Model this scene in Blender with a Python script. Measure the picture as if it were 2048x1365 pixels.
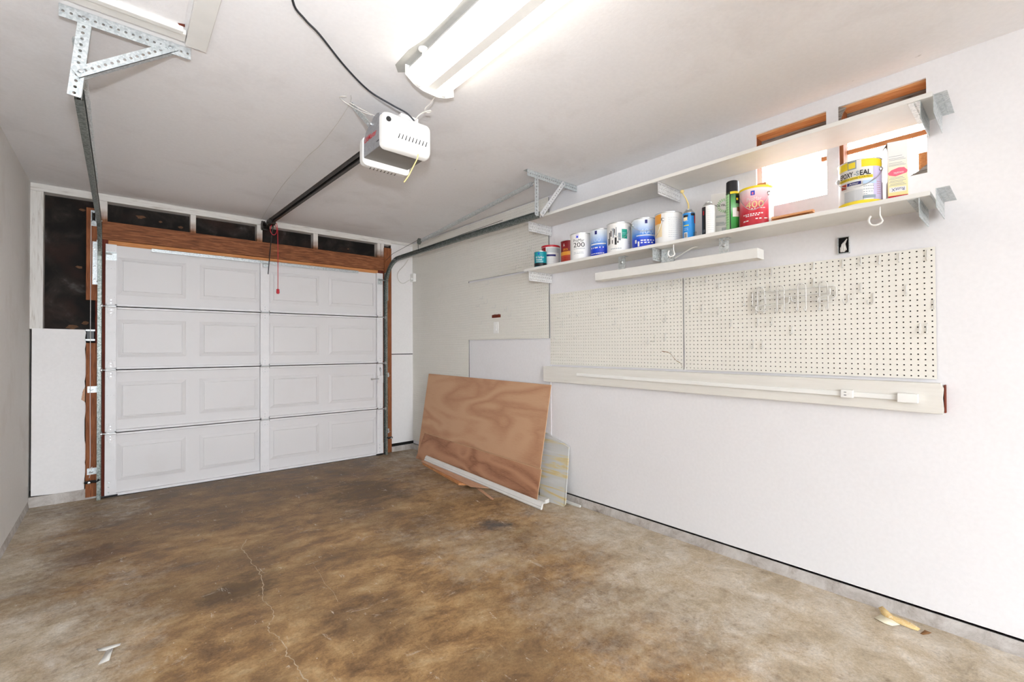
import bpy, math, random
from mathutils import Vector, Matrix

random.seed(7)
for o in list(bpy.data.objects):
    bpy.data.objects.remove(o, do_unlink=True)
SC = bpy.context.scene
COL = SC.collection

# ------------------------------------------------------------------ camera
CAM_LOC = Vector((-2.833, -5.168, 1.2466))
YAW, PITCH, ROLL = 0.7173, 0.0110, -0.0051
fw = Vector((math.sin(YAW) * math.cos(PITCH), math.cos(YAW) * math.cos(PITCH), math.sin(PITCH)))
rt = Vector((math.cos(YAW), -math.sin(YAW), 0.0))
up = rt.cross(fw)
r2 = math.cos(ROLL) * rt + math.sin(ROLL) * up
u2 = -math.sin(ROLL) * rt + math.cos(ROLL) * up
cd = bpy.data.cameras.new('camera')
cd.sensor_fit = 'HORIZONTAL'
cd.sensor_width = 36.0
cd.lens = 900.9 * 36.0 / 2048.0
cd.clip_start = 0.02
cam = bpy.data.objects.new('camera', cd)
COL.objects.link(cam)
m = Matrix.Identity(4)
for i in range(3):
    m[i][0], m[i][1], m[i][2], m[i][3] = r2[i], u2[i], -fw[i], CAM_LOC[i]
cam.matrix_world = m
SC.camera = cam

# ------------------------------------------------------------------ world, lamps, exposure
wd = bpy.data.worlds.new('world')
wd.use_nodes = True
bg = wd.node_tree.nodes['Background']
bg.inputs[0].default_value = (0.87, 0.935, 1.0, 1)
bg.inputs[1].default_value = 14.5
SC.world = wd

def lamp(name, kind, loc, energy, color, **kw):
    l = bpy.data.lights.new(name, kind)
    l.energy = energy
    l.color = color
    for k, v in kw.items():
        setattr(l, k, v)
    o = bpy.data.objects.new(name, l)
    o.location = loc
    COL.objects.link(o)
    return o
# the photographer's flash, a hand's width above the camera
flash = lamp('camera_flash', 'SPOT', CAM_LOC + Vector((0, 0, 0.27)), 160.0, (0.91, 0.955, 1.0), shadow_soft_size=0.03, spot_size=math.radians(125), spot_blend=1.0)
flash.rotation_euler = Vector((0.7, 3.9, 0.85)).to_track_quat('-Z', 'Y').to_euler()   # head tilted up towards the ceiling and the door
TUBE_STRENGTH = 7.0

SC.view_settings.view_transform = 'Standard'
SC.view_settings.look = 'None'
SC.view_settings.gamma = 1.0
SC.view_settings.use_curve_mapping = False
SC.view_settings.exposure = 0.30

# ------------------------------------------------------------------ dimensions
XL, H, YR = -3.365, 2.56, -8.4          # left wall, ceiling, wall behind the camera
def fz(x): return -0.05 * (x - XL) / (-XL)   # the slab falls slightly towards the right wall

# ------------------------------------------------------------------ materials
def lin(h):
    h = h.lstrip('#')
    out = []
    for i in (0, 2, 4):
        c = int(h[i:i + 2], 16) / 255
        out.append(c / 12.92 if c <= 0.04045 else ((c + 0.055) / 1.055) ** 2.4)
    return tuple(out) + (1.0,)

class NT:
    def __init__(s, name):
        s.m = bpy.data.materials.new(name)
        s.m.use_nodes = True
        s.t = s.m.node_tree
        s.b = s.t.nodes['Principled BSDF']
    def n(s, kind, **kw):
        nd = s.t.nodes.new(kind)
        for k, v in kw.items():
            setattr(nd, k, v)
        return nd
    def l(s, a, b): s.t.links.new(a, b)
    def coord(s, scale=(1, 1, 1), space='Object', rot=(0, 0, 0)):
        tc = s.n('ShaderNodeTexCoord'); mp = s.n('ShaderNodeMapping')
        mp.inputs['Scale'].default_value = scale
        mp.inputs['Rotation'].default_value = rot
        s.l(tc.outputs[space], mp.inputs[0])
        return mp.outputs[0]
    def noise(s, vec, scale=5, detail=4, rough=0.5, dist=0.0):
        nd = s.n('ShaderNodeTexNoise')
        nd.inputs['Scale'].default_value = scale
        nd.inputs['Detail'].default_value = detail
        nd.inputs['Roughness'].default_value = rough
        nd.inputs['Distortion'].default_value = dist
        s.l(vec, nd.inputs['Vector'])
        return nd.outputs['Fac']
    def ramp(s, fac, stops):
        r = s.n('ShaderNodeValToRGB')
        e = r.color_ramp.elements
        while len(e) < len(stops): e.new(0.5)
        for i, (p, c) in enumerate(stops):
            e[i].position = p
            e[i].color = lin(c) if isinstance(c, str) else (c, c, c, 1)
        s.l(fac, r.inputs[0])
        return r.outputs[0]
    def mix(s, fac, a, b, mode='MIX'):
        x = s.n('ShaderNodeMix', data_type='RGBA', blend_type=mode)
        i0 = x.inputs[0]
        for sock, v in ((i0, fac), (x.inputs[6], a), (x.inputs[7], b)):
            if isinstance(v, str): sock.default_value = lin(v)
            elif isinstance(v, (int, float)): sock.default_value = v if sock is i0 else (v, v, v, 1)
            else: s.l(v, sock)
        return x.outputs[2]
    def bump(s, h, strength=0.2, dist=0.002):
        b = s.n('ShaderNodeBump')
        b.inputs['Strength'].default_value = strength
        b.inputs['Distance'].default_value = dist
        s.l(h, b.inputs['Height'])
        s.l(b.outputs[0], s.b.inputs['Normal'])
    def base(s, c):
        if isinstance(c, str): s.b.inputs['Base Color'].default_value = lin(c)
        else: s.l(c, s.b.inputs['Base Color'])
    def set(s, rough=0.6, metal=0.0, spec=0.4):
        s.b.inputs['Roughness'].default_value = rough
        s.b.inputs['Metallic'].default_value = metal
        s.b.inputs['Specular IOR Level'].default_value = spec
        return s.m

def plain(name, c, rough=0.5, metal=0.0, spec=0.4, vary=0.06, scale=14):
    t = NT(name)
    v = t.coord()
    f = t.noise(v, scale, 3)
    x = t.n('ShaderNodeMix', data_type='RGBA', blend_type='MULTIPLY')
    x.inputs[0].default_value = 1.0
    x.inputs[6].default_value = lin(c)
    t.l(t.ramp(f, [(0.3, 1 - vary), (0.7, 1.0)]), x.inputs[7])
    t.base(x.outputs[2])
    return t.set(rough, metal, spec)

def grain(name, stops, scale=(1, 14, 14), rough=0.7, nscale=6, bump=0.15, dist=0.6, spec=0.3):
    t = NT(name)
    f = t.noise(t.coord(scale), nscale, 6, 0.6, dist)
    t.base(t.ramp(f, stops))
    t.bump(f, bump, 0.001)
    return t.set(rough, 0, spec)

def painted_wall(name, c, smudge='#bdb6b2', amount=0.25, bump=0.25, bscale=160):
    t = NT(name)
    v = t.coord()
    f = t.ramp(t.noise(v, 2.2, 5, 0.6, 0.4), [(0.52, 0.0), (0.8, amount)])
    fine = t.noise(v, 55, 3)
    col = t.mix(f, c, smudge)
    col = t.mix(0.06, col, t.ramp(fine, [(0.35, 0.55), (0.65, 1.0)]), 'MULTIPLY')
    # a few dark scuffs
    sc = t.ramp(t.noise(t.coord((3, 3, 9)), 9, 2, 0.5), [(0.78, 0.0), (0.82, 0.35)])
    col = t.mix(sc, col, '#8d857e')
    t.base(col)
    t.bump(t.noise(v, bscale, 4, 0.6), bump, 0.0015)
    return t.set(0.72, 0, 0.3)

M = {}
M['wall'] = painted_wall('wall_paint', '#eae8ea', '#dedbdc', 0.3, 0.12)
M['wall_left'] = painted_wall('wall_paint_left', '#e4e1dd', '#bdb1a3', 0.45, 0.2)
M['ceiling'] = painted_wall('ceiling_paint', '#efedee', '#cfc9c7', 0.4, 0.45, 75)
M['door_drywall'] = painted_wall('garage_drywall', '#ebe8e7', '#d9d3d0', 0.2, 0.15)
M['peg'] = painted_wall('pegboard_paint', '#e9e6de', '#dcd8cf', 0.25, 0.08)
M['shelf'] = plain('shelf_paint', '#e8e6e2', 0.5, vary=0.05)
M['trim_white'] = plain('trim_white', '#e4e2de', 0.45, vary=0.05)
M['white_plastic'] = plain('white_plastic', '#f0efec', 0.35, vary=0.02)
M['white_paint_wire'] = plain('painted_wire', '#dedcd8', 0.4, vary=0.06, scale=60)
M['black'] = plain('black_plastic', '#15151a', 0.4)
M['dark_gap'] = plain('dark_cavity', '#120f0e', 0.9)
M['chrome'] = plain('bright_steel', '#c9ccce', 0.3, 0.9)
M['rubber'] = plain('black_rubber', '#1b1b1d', 0.8)
M['red'] = plain('red_cord', '#c8313c', 0.5)
M['yellow_cord'] = plain('yellowed_cord', '#e6cf8e', 0.5)
M['cord_white'] = plain('white_cord', '#dcd8d2', 0.5)
M['cord_black'] = plain('black_cord', '#22242a', 0.45)
M['wood'] = grain('brown_lumber', [(0.3, '#4f2d1a'), (0.48, '#7f4b2d'), (0.62, '#9a6340'), (0.75, '#ab7650')], (1.2, 16, 16))
M['wood_v'] = grain('brown_lumber_upright', [(0.25, '#5c321c'), (0.5, '#8c5230'), (0.75, '#a96c45')], (16, 16, 1.2))
M['wood_light'] = grain('orange_lumber', [(0.25, '#b4713f'), (0.5, '#cf8b55'), (0.75, '#dea06b')], (1.2, 16, 16))
M['wood_y'] = grain('orange_lumber_along', [(0.25, '#b9764a'), (0.5, '#d0925f'), (0.75, '#e0ad7c')], (16, 1.2, 16))
M['red_wood'] = grain('red_stained_jamb', [(0.25, '#4a1c12'), (0.5, '#6e2c1b'), (0.75, '#8d4327')], (16, 16, 1.2))
M['gray_wood'] = grain('weathered_sheathing', [(0.3, '#4d4742'), (0.5, '#857c74'), (0.7, '#a59b92')], (16, 1.0, 20), 0.9)

def m_stud():
    t = NT('overspray_stud')
    v = t.coord()
    sep = t.n('ShaderNodeSeparateXYZ'); t.l(v, sep.inputs[0])
    add = t.n('ShaderNodeMath', operation='MULTIPLY_ADD')
    t.l(t.noise(v, 18, 3), add.inputs[0]); add.inputs[1].default_value = 0.10
    t.l(sep.outputs[2], add.inputs[2])
    f = t.ramp(add.outputs[0], [(0.07, 0.0), (0.17, 1.0)])
    g = t.ramp(t.noise(t.coord((16, 16, 1.2)), 6, 5), [(0.3, '#6a4129'), (0.7, '#9a6a48')])
    t.base(t.mix(f, g, '#dbd6d0'))
    return t.set(0.8)
M['stud'] = m_stud()
M['plate_v'] = grain('painted_stud', [(0.3, '#b9b0a8'), (0.45, '#d9d5d0'), (0.8, '#e4e1dd')], (14, 14, 1.0), 0.75)
M['plate'] = grain('painted_plate', [(0.3, '#b9b0a8'), (0.45, '#d9d5d0'), (0.8, '#e4e1dd')], (1.0, 14, 14), 0.75)

def m_tar():
    t = NT('tar_paper')
    v = t.coord()
    f = t.noise(v, 5, 6, 0.65, 0.5)
    col = t.ramp(f, [(0.3, '#080605'), (0.48, '#17120f'), (0.62, '#2c2622'), (0.78, '#5a5654')])
    s = t.ramp(t.noise(v, 3.0, 3), [(0.52, 0.0), (0.66, 0.6)])
    col = t.mix(s, col, '#33201a')
    t.base(col)
    t.bump(t.noise(v, 22, 5), 0.5, 0.006)
    return t.set(0.75, 0, 0.25)
M['tar'] = m_tar()
M['torn'] = plain('torn_backing', '#6f4f38', 0.9, vary=0.4, scale=60)

def m_floor():
    t = NT('stained_concrete')
    v = t.coord(space='Object')
    sep = t.n('ShaderNodeSeparateXYZ'); t.l(v, sep.inputs[0])
    big = t.noise(v, 0.9, 6, 0.62, 0.3)
    mid = t.noise(t.coord((1.0, 1.5, 1), rot=(0, 0, 0.5)), 4.0, 12, 0.74, 0.3)
    fine = t.noise(v, 22, 10, 0.8, 0.2)
    brown = t.ramp(mid, [(0.30, '#624a32'), (0.42, '#8c6b48'), (0.50, '#aa865b'), (0.58, '#bc9a6e'), (0.72, '#d0b993')])
    dark = t.ramp(t.noise(v, 1.5, 6, 0.65, 0.2), [(0.40, 1.0), (0.62, 0.0)])
    col = t.mix(t.mix(1.0, dark, 0.5, 'MULTIPLY'), brown, '#5d4a38')
    def rng(sock, a, b):
        mr = t.n('ShaderNodeMapRange'); t.l(sock, mr.inputs[0])
        mr.inputs[1].default_value = a; mr.inputs[2].default_value = b
        return mr.outputs[0]
    bn = t.noise(t.coord((1.0, 1.6, 1), rot=(0, 0, 0.4)), 7, 10, 0.75, 0.4)
    def blob(x, y, r, soft, c, amt):
        nonlocal col
        vd = t.n('ShaderNodeVectorMath', operation='DISTANCE'); t.l(v, vd.inputs[0]); vd.inputs[1].default_value = (x, y, fz(x))
        ma = t.n('ShaderNodeMath', operation='MULTIPLY_ADD'); t.l(bn, ma.inputs[0]); ma.inputs[1].default_value = -soft * 5.0; t.l(vd.outputs[1], ma.inputs[2])
        mr = t.n('ShaderNodeMapRange'); t.l(ma.outputs[0], mr.inputs[0]); mr.inputs[1].default_value = r - soft * 2.5; mr.inputs[2].default_value = r - soft * 2.5 - soft * .8
        mr.inputs[4].default_value = amt
        col = t.mix(mr.outputs[0], col, c)
    traffic = t.mix(1.0, rng(sep.outputs[1], -2.6, -.3), t.ramp(t.noise(v, 2.1, 8, 0.7, 0.3), [(0.35, 1.0), (0.7, 0.25)]), 'MULTIPLY')
    col = t.mix(t.mix(1.0, traffic, 0.75, 'MULTIPLY'), col, '#54463a')
    # worn, dusty grey zone spreading from the right wall and from the near left corner
    def rng(sock, a, b):
        mr = t.n('ShaderNodeMapRange'); t.l(sock, mr.inputs[0])
        mr.inputs[1].default_value = a; mr.inputs[2].default_value = b
        return mr.outputs[0]
    def math_(op, a, b):
        q = t.n('ShaderNodeMath', operation=op)
        for i, z in enumerate((a, b)):
            if isinstance(z, (int, float)): q.inputs[i].default_value = z
            else: t.l(z, q.inputs[i])
        return q.outputs[0]
    right = rng(sep.outputs[0], -1.75, 0.1)
    near = rng(sep.outputs[1], -1.6, -4.2)
    left = rng(sep.outputs[0], -2.5, -3.4)
    worn = math_('MAXIMUM', math_('MULTIPLY', right, math_('ADD', 0.55, math_('MULTIPLY', near, 0.55))), math_('MULTIPLY', left, 0.75))
    wn = math_('ADD', math_('MULTIPLY', worn, 0.75), math_('MULTIPLY', math_('SUBTRACT', big, 0.5), 1.3))
    wn = math_('ADD', wn, math_('MULTIPLY', math_('SUBTRACT', fine, 0.5), 0.7))
    wmask = t.ramp(wn, [(0.18, 0.0), (0.55, 0.8)])
    grey = t.ramp(t.noise(v, 5.5, 12, 0.76, 0.4), [(0.32, '#a3957f'), (0.45, '#bfb19a'), (0.54, '#d0c5b3'), (0.66, '#e5dfd4')])
    col = t.mix(wmask, col, grey)
    blob(-.80, -2.62, .13, .12, '#3d4148', 0.75)
    blob(-2.93, -1.45, .22, .16, '#5a3a24', 0.6)
    blob(-2.35, -2.45, .20, .15, '#4d3c2c', 0.6)
    blob(-1.2, -1.3, .45, .3, '#4a3828', 0.55)
    # scattered pale paint patches and fine specks
    ps = t.ramp(t.noise(t.coord((1.0, 2.3, 1), rot=(0, 0, 0.7)), 4.2, 9, 0.8, 0.8), [(0.60, 0.0), (0.68, 0.6)])
    col = t.mix(ps, col, '#d3cdc4')
    vo = t.n('ShaderNodeTexVoronoi'); vo.inputs['Scale'].default_value = 16
    t.l(v, vo.inputs['Vector'])
    col = t.mix(t.ramp(vo.outputs['Distance'], [(0.028, 0.85), (0.045, 0.0)]), col, '#e6e1d8')
    col = t.mix(t.ramp(fine, [(0.3, 0.35), (0.45, 0.0)]), col, '#3a2c20')
    g1 = t.ramp(t.noise(v, 95, 6, 0.8), [(0.30, 0.62), (0.5, 1.0), (0.72, 1.25)])
    col = t.mix(0.75, col, g1, 'MULTIPLY')
    sc = t.ramp(t.noise(t.coord((3.0, 0.8, 1), rot=(0, 0, 0.9)), 7.5, 10, 0.82, 0.5), [(0.61, 0.0), (0.66, 0.75)])
    col = t.mix(sc, col, '#dcd7ce')
    t.base(col)
    rr = t.ramp(mid, [(0.3, 0.42), (0.7, 0.72)])
    t.l(rr, t.b.inputs['Roughness'])
    t.bump(fine, 0.35, 0.004)
    t.b.inputs['Specular IOR Level'].default_value = 0.35
    return t.m
M['floor'] = m_floor()
def m_kerb():
    t = NT('kerb_concrete')
    v = t.coord()
    f = t.noise(v, 7, 8, 0.75, 0.4)
    t.base(t.ramp(f, [(0.28, '#6b5f55'), (0.38, '#a39a92'), (0.55, '#bfb9b4'), (0.75, '#d2cdc8')]))
    t.bump(f, 0.8, 0.012)
    return t.set(0.9)
M['kerb'] = m_kerb()

def m_galv(name, a, b, rough=0.42):
    t = NT(name)
    v = t.coord()
    vo = t.n('ShaderNodeTexVoronoi'); vo.inputs['Scale'].default_value = 130
    t.l(v, vo.inputs['Vector'])
    r = t.ramp(vo.outputs['Color'], [(0.2, a), (0.8, b)])
    t.base(r)
    return t.set(rough, 0.55, 0.5)
M['galv'] = m_galv('galvanised_steel', '#b4babc', '#d0d4d5')
M['galv_white'] = m_galv('whitened_bracket', '#dcdcdc', '#efefef', 0.5)
M['track'] = m_galv('track_steel', '#5f6763', '#8b918d', 0.4)
M['rail'] = m_galv('opener_rail_steel', '#2b2723', '#3d3833', 0.45)
def m_door():
    t = NT('door_enamel')
    f = t.noise(t.coord((5, 1, 60)), 9, 4, 0.6, 0.6)
    st = t.ramp(t.noise(t.coord((1, 1, 1)), 3.0, 5, 0.6), [(0.55, 0.0), (0.85, 0.25)])
    t.base(t.mix(st, '#d9d6d6', '#c5bdb7'))
    t.bump(f, 0.10, 0.001)
    return t.set(0.5, 0, 0.4)
M['door'] = m_door()
M['door_metal'] = plain('white_door_steel', '#e3e1e2', 0.45, 0.0, vary=0.05)
def m_ply(name, cols, sc, seed):
    t = NT(name)
    mp = t.coord((1, sc, sc * 3.2), rot=(0.12, 0, 0))
    w = t.n('ShaderNodeTexNoise'); w.inputs['Scale'].default_value = 1.1; w.inputs['Detail'].default_value = 2
    w.inputs['Distortion'].default_value = 0.6
    of = t.n('ShaderNodeVectorMath', operation='ADD'); of.inputs[1].default_value = (seed, seed * 2.1, seed)
    t.l(mp, of.inputs[0]); t.l(of.outputs[0], w.inputs['Vector'])
    ml = t.n('ShaderNodeMath', operation='MULTIPLY'); ml.inputs[1].default_value = 9
    t.l(w.outputs['Fac'], ml.inputs[0])
    fr = t.n('ShaderNodeMath', operation='PINGPONG'); fr.inputs[1].default_value = 1.0
    t.l(ml.outputs[0], fr.inputs[0])
    fine = t.noise(t.coord((1, 5, 120)), 3, 6, 0.75)
    ad = t.n('ShaderNodeMath', operation='MULTIPLY_ADD'); ad.inputs[1].default_value = 0.55
    t.l(fr.outputs[0], ad.inputs[0]); t.l(fine, ad.inputs[2])
    t.base(t.ramp(ad.outputs[0], cols))
    return t.set(0.6, 0, 0.3)
M['ply'] = m_ply('red_plywood', [(0.35, '#b48566'), (0.62, '#c39574'), (0.95, '#cfa583')], 0.8, 3.0)
M['ply_dark'] = m_ply('dark_plywood', [(0.35, '#7d513b'), (0.62, '#ab7a5d'), (0.95, '#c19171')], 1.1, 9.4)
M['ply_edge'] = plain('ply_edge', '#d8b58f', 0.7)
M['ply_pale'] = grain('pale_plywood', [(0.3, '#bd9070'), (0.6, '#cda285'), (0.8, '#d8b498')], (14, 1.2, 14))
def m_oldboard():
    t = NT('flaked_board')
    f = t.noise(t.coord((1, 1.3, 13)), 1.7, 6, 0.6, 0.8)
    t.base(t.ramp(f, [(0.36, '#cbb684'), (0.45, '#cfc4a2'), (0.5, '#c3c3c0'), (0.7, '#cfcfce')]))
    return t.set(0.8)
M['oldboard'] = m_oldboard()
M['tape'] = grain('torn_tape', [(0.35, '#e7d3a0'), (0.55, '#e2bd7e'), (0.7, '#f1e6c6')], (9, 9, 9), 0.6)
M['tape_pale'] = plain('torn_tape_pale', '#f1e8cc', 0.6)
M['tape_brown'] = plain('brown_grime', '#8a6038', 0.8)
M['film'] = plain('plastic_film', '#cfccc6', 0.35)
M['scar'] = plain('bare_board', '#b9b8b4', 0.85, vary=0.2)
M['crack'] = plain('crack_filler', '#cbb9a0', 0.9, vary=0.3, scale=40)
M['opener_silver'] = m_galv('opener_silver', '#9a9b9f', '#a7a8ac', 0.5)
M['opener_grey'] = plain('opener_underside', '#7b7671', 0.6)
M['print_red'] = plain('print_red', '#d0202b', 0.5)
M['mesh_wire'] = plain('wire_mesh', '#c9a271', 0.5, 0.3)

# ------------------------------------------------------------------ mesh builder
class MB:
    def __init__(s): s.v = []; s.f = []
    def add(s, vs, fs):
        b = len(s.v)
        s.v += [tuple(q) for q in vs]
        s.f += [tuple(b + i for i in q) for q in fs]
        return s
    def box(s, x0, x1, y0, y1, z0, z1):
        x0, x1 = min(x0, x1), max(x0, x1); y0, y1 = min(y0, y1), max(y0, y1); z0, z1 = min(z0, z1), max(z0, z1)
        return s.add([(x0, y0, z0), (x1, y0, z0), (x1, y1, z0), (x0, y1, z0), (x0, y0, z1), (x1, y0, z1), (x1, y1, z1), (x0, y1, z1)],
                     [(0, 3, 2, 1), (4, 5, 6, 7), (0, 1, 5, 4), (1, 2, 6, 5), (2, 3, 7, 6), (3, 0, 4, 7)])
    def bar(s, a, b, u, w, t):
        """rectangular bar from a to b, width w along u, thickness t across"""
        a, b = Vector(a), Vector(b)
        d = (b - a).normalized(); u = Vector(u); u = (u - d * u.dot(d)).normalized(); n = d.cross(u)
        vs = []
        for p in (a, b):
            for i, j in ((-1, -1), (1, -1), (1, 1), (-1, 1)):
                vs.append(p + u * (i * w / 2) + n * (j * t / 2))
        return s.add(vs, [(0, 1, 2, 3), (7, 6, 5, 4), (0, 4, 5, 1), (1, 5, 6, 2), (2, 6, 7, 3), (3, 7, 4, 0)])
    def slab(s, quad, off):
        q = [Vector(p) for p in quad]; o = Vector(off); n = len(q)
        vs = q + [p + o for p in q]
        fs = [tuple(range(n)), tuple(reversed(range(n, 2 * n)))]
        fs += [(i, n + i, n + (i + 1) % n, (i + 1) % n) for i in range(n)]
        return s.add(vs, fs)
    def tube(s, pts, r, seg=8, cap=True):
        pts = [Vector(p) for p in pts]
        n = len(pts)
        prev = None
        vs = []
        for i, p in enumerate(pts):
            d = (pts[min(i + 1, n - 1)] - pts[max(i - 1, 0)]).normalized()
            if prev is None:
                a = Vector((0, 0, 1)) if abs(d.z) < 0.9 else Vector((1, 0, 0))
                u = d.cross(a).normalized()
            else:
                u = prev - d * prev.dot(d)
                u = u.normalized() if u.length > 1e-6 else d.orthogonal().normalized()
            prev = u
            w = d.cross(u)
            rr = r[i] if isinstance(r, (list, tuple)) else r
            for k in range(seg):
                t = 2 * math.pi * k / seg
                vs.append(p + u * (rr * math.cos(t)) + w * (rr * math.sin(t)))
        fs = []
        for i in range(n - 1):
            for k in range(seg):
                fs.append((i * seg + k, i * seg + (k + 1) % seg, (i + 1) * seg + (k + 1) % seg, (i + 1) * seg + k))
        if cap:
            fs.append(tuple(reversed(range(seg)))); fs.append(tuple(range((n - 1) * seg, n * seg)))
        return s.add(vs, fs)
    def lathe(s, c, prof, seg=40, axis='z'):
        c = Vector(c); vs = []; fs = []
        for r, h in prof:
            for k in range(seg):
                t = 2 * math.pi * k / seg
                a, b = max(r, 1e-5) * math.cos(t), max(r, 1e-5) * math.sin(t)
                vs.append(c + (Vector((a, b, h)) if axis == 'z' else Vector((h, a, b)) if axis == 'x' else Vector((b, h, a))))
        n = len(prof)
        for i in range(n - 1):
            for k in range(seg):
                fs.append((i * seg + k, i * seg + (k + 1) % seg, (i + 1) * seg + (k + 1) % seg, (i + 1) * seg + k))
        return s.add(vs, fs)
    def cyl(s, a, b, r, seg=16): return s.tube([a, b], r, seg)
    def holes(s, o, u, v, nu, nv, pu, pv, r, th, back=False, skip=None):
        """perforated sheet: nu x nv cells of pu x pv with an eight-sided hole each; u x v points out of the face"""
        o, u, v = Vector(o), Vector(u).normalized(), Vector(v).normalized()
        n = u.cross(v)
        ring = [(-1, -1), (0, -1), (1, -1), (1, 0), (1, 1), (0, 1), (-1, 1), (-1, 0)]
        circ = [(math.cos(math.radians(a)), math.sin(math.radians(a))) for a in (-135, -90, -45, 0, 45, 90, 135, 180)]
        V, F = s.v, s.f
        for i in range(nu):
            for j in range(nv):
                c = o + u * ((i + .5) * pu) + v * ((j + .5) * pv)
                b = len(V)
                if skip and skip(i, j):
                    V.extend([tuple(c + u * (a * pu / 2) + v * (q * pv / 2)) for a, q in ((-1, -1), (1, -1), (1, 1), (-1, 1))])
                    F.append((b, b + 1, b + 2, b + 3)); continue
                V.extend([tuple(c + u * (a * pu / 2) + v * (q * pv / 2)) for a, q in ring])
                V.extend([tuple(c + u * (a * r) + v * (q * r)) for a, q in circ])
                V.extend([tuple(c + u * (a * r) + v * (q * r) - n * th) for a, q in circ])
                for k in range(8):
                    k2 = (k + 1) % 8
                    F.append((b + k, b + k2, b + 8 + k2, b + 8 + k))
                    F.append((b + 8 + k, b + 8 + k2, b + 16 + k2, b + 16 + k))
                if back:
                    b2 = len(V)
                    V.extend([tuple(c + u * (a * pu / 2) + v * (q * pv / 2) - n * th) for a, q in ring])
                    for k in range(8):
                        k2 = (k + 1) % 8
                        F.append((b2 + k2, b2 + k, b + 16 + k, b + 16 + k2))
        if back:
            L, W = u * (nu * pu), v * (nv * pv)
            for a, b_ in ((o, L), (o + L, W), (o + L + W, -L), (o + W, -W)):
                s.add([a, a + b_, a + b_ - n * th, a - n * th], [(0, 3, 2, 1)])
        return s
    def build(s, name, mat, parent=None, smooth=False, bevel=0, loc=None):
        me = bpy.data.meshes.new(name)
        base = Vector(loc) if loc is not None else (Vector(root(parent)['_base']) if parent else Vector((0, 0, 0)))
        me.from_pydata([tuple(Vector(p) - base) for p in s.v], [], s.f)
        me.materials.append(M[mat] if isinstance(mat, str) else mat)
        me.validate()
        me.update()
        if smooth:
            me.shade_smooth()
            try: me.set_sharp_from_angle(angle=math.radians(40))
            except Exception: pass
        o = bpy.data.objects.new(name, me)
        COL.objects.link(o)
        if parent is not None:
            o.parent = parent
        else:
            o.location = base
            o['_base'] = tuple(base)
        if bevel:
            md = o.modifiers.new('bevel', 'BEVEL'); md.width = bevel; md.segments = 2; md.limit_method = 'ANGLE'
        return o

def build_each(mb, name, mat, parent, smooth=False):
    """one object per loose piece"""
    par = list(range(len(mb.v)))
    def find(i):
        while par[i] != i:
            par[i] = par[par[i]]; i = par[i]
        return i
    for f in mb.f:
        a = find(f[0])
        for k in f[1:]: par[find(k)] = a
    groups = {}
    for f in mb.f: groups.setdefault(find(f[0]), []).append(f)
    out = []
    for fs in groups.values():
        q = MB(); idx = {}
        for f in fs:
            for k in f:
                if k not in idx: idx[k] = len(q.v); q.v.append(mb.v[k])
            q.f.append(tuple(idx[k] for k in f))
        out.append(q.build(name, mat, parent, smooth))
    return out
def root(o):
    while o.parent is not None: o = o.parent
    return o
def thing(name, label, cat, loc, group=None):
    o = bpy.data.objects.new(name, None)
    o.empty_display_size = 0.05
    o.location = loc
    COL.objects.link(o)
    o['_base'] = tuple(loc)
    o['label'] = label; o['category'] = cat
    if group: o['group'] = group
    return o
def struct(name, loc, label=None):
    o = bpy.data.objects.new(name, None); o.location = loc; o['_base'] = tuple(loc); o['kind'] = 'structure'
    o.empty_display_size = 0.05
    if label: o['label'] = label
    COL.objects.link(o); return o
def tag(o, label, cat, group=None):
    o['label'] = label; o['category'] = cat
    if group: o['group'] = group
    return o
def stuff(o, kind='dash'):
    if kind == 'dash': o['kind'] = 'stuff'
    return o
def ks(o): o['kind'] = 'structure'; return o

TXT = []
def text_mesh(body, height, width=None, shear=0.0, spacing=1.0, bold=0.0):
    """flat letters: list of (x, y) verts centred on 0 and faces"""
    cu = bpy.data.curves.new('letters', 'FONT')
    cu.body = body; cu.size = 1.0; cu.shear = shear; cu.space_character = spacing
    cu.align_x = 'LEFT'; cu.resolution_u = 3; cu.offset = bold
    o = bpy.data.objects.new('letters', cu)
    COL.objects.link(o)
    dg = bpy.context.evaluated_depsgraph_get()
    me = bpy.data.meshes.new_from_object(o.evaluated_get(dg))
    bpy.data.objects.remove(o, do_unlink=True)
    vs = [v.co.copy() for v in me.vertices]; fs = [tuple(p.vertices) for p in me.polygons]
    bpy.data.meshes.remove(me)
    x0 = min(v.x for v in vs); x1 = max(v.x for v in vs); y0 = min(v.y for v in vs); y1 = max(v.y for v in vs)
    sy = height / (y1 - y0); sx = width / (x1 - x0) if width else sy
    return [((v.x - (x0 + x1) / 2) * sx, (v.y - (y0 + y1) / 2) * sy) for v in vs], fs
def flat_text(mb, body, o, u, v, height, width=None, shear=0, off=0.0006, bold=0.0):
    o, u, v = Vector(o), Vector(u).normalized(), Vector(v).normalized()
    vs, fs = text_mesh(body, height, width, shear, 1.0, bold)
    n = u.cross(v)
    return mb.add([o + u * a + v * b + n * off for a, b in vs], fs)
def flat_rect(mb, o, u, v, a0, a1, b0, b1, off=0.0004):
    o, u, v = Vector(o), Vector(u).normalized(), Vector(v).normalized(); n = u.cross(v)
    return mb.add([o + u * a + v * b + n * off for a, b in ((a0, b0), (a1, b0), (a1, b1), (a0, b1))], [(0, 1, 2, 3)])

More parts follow.
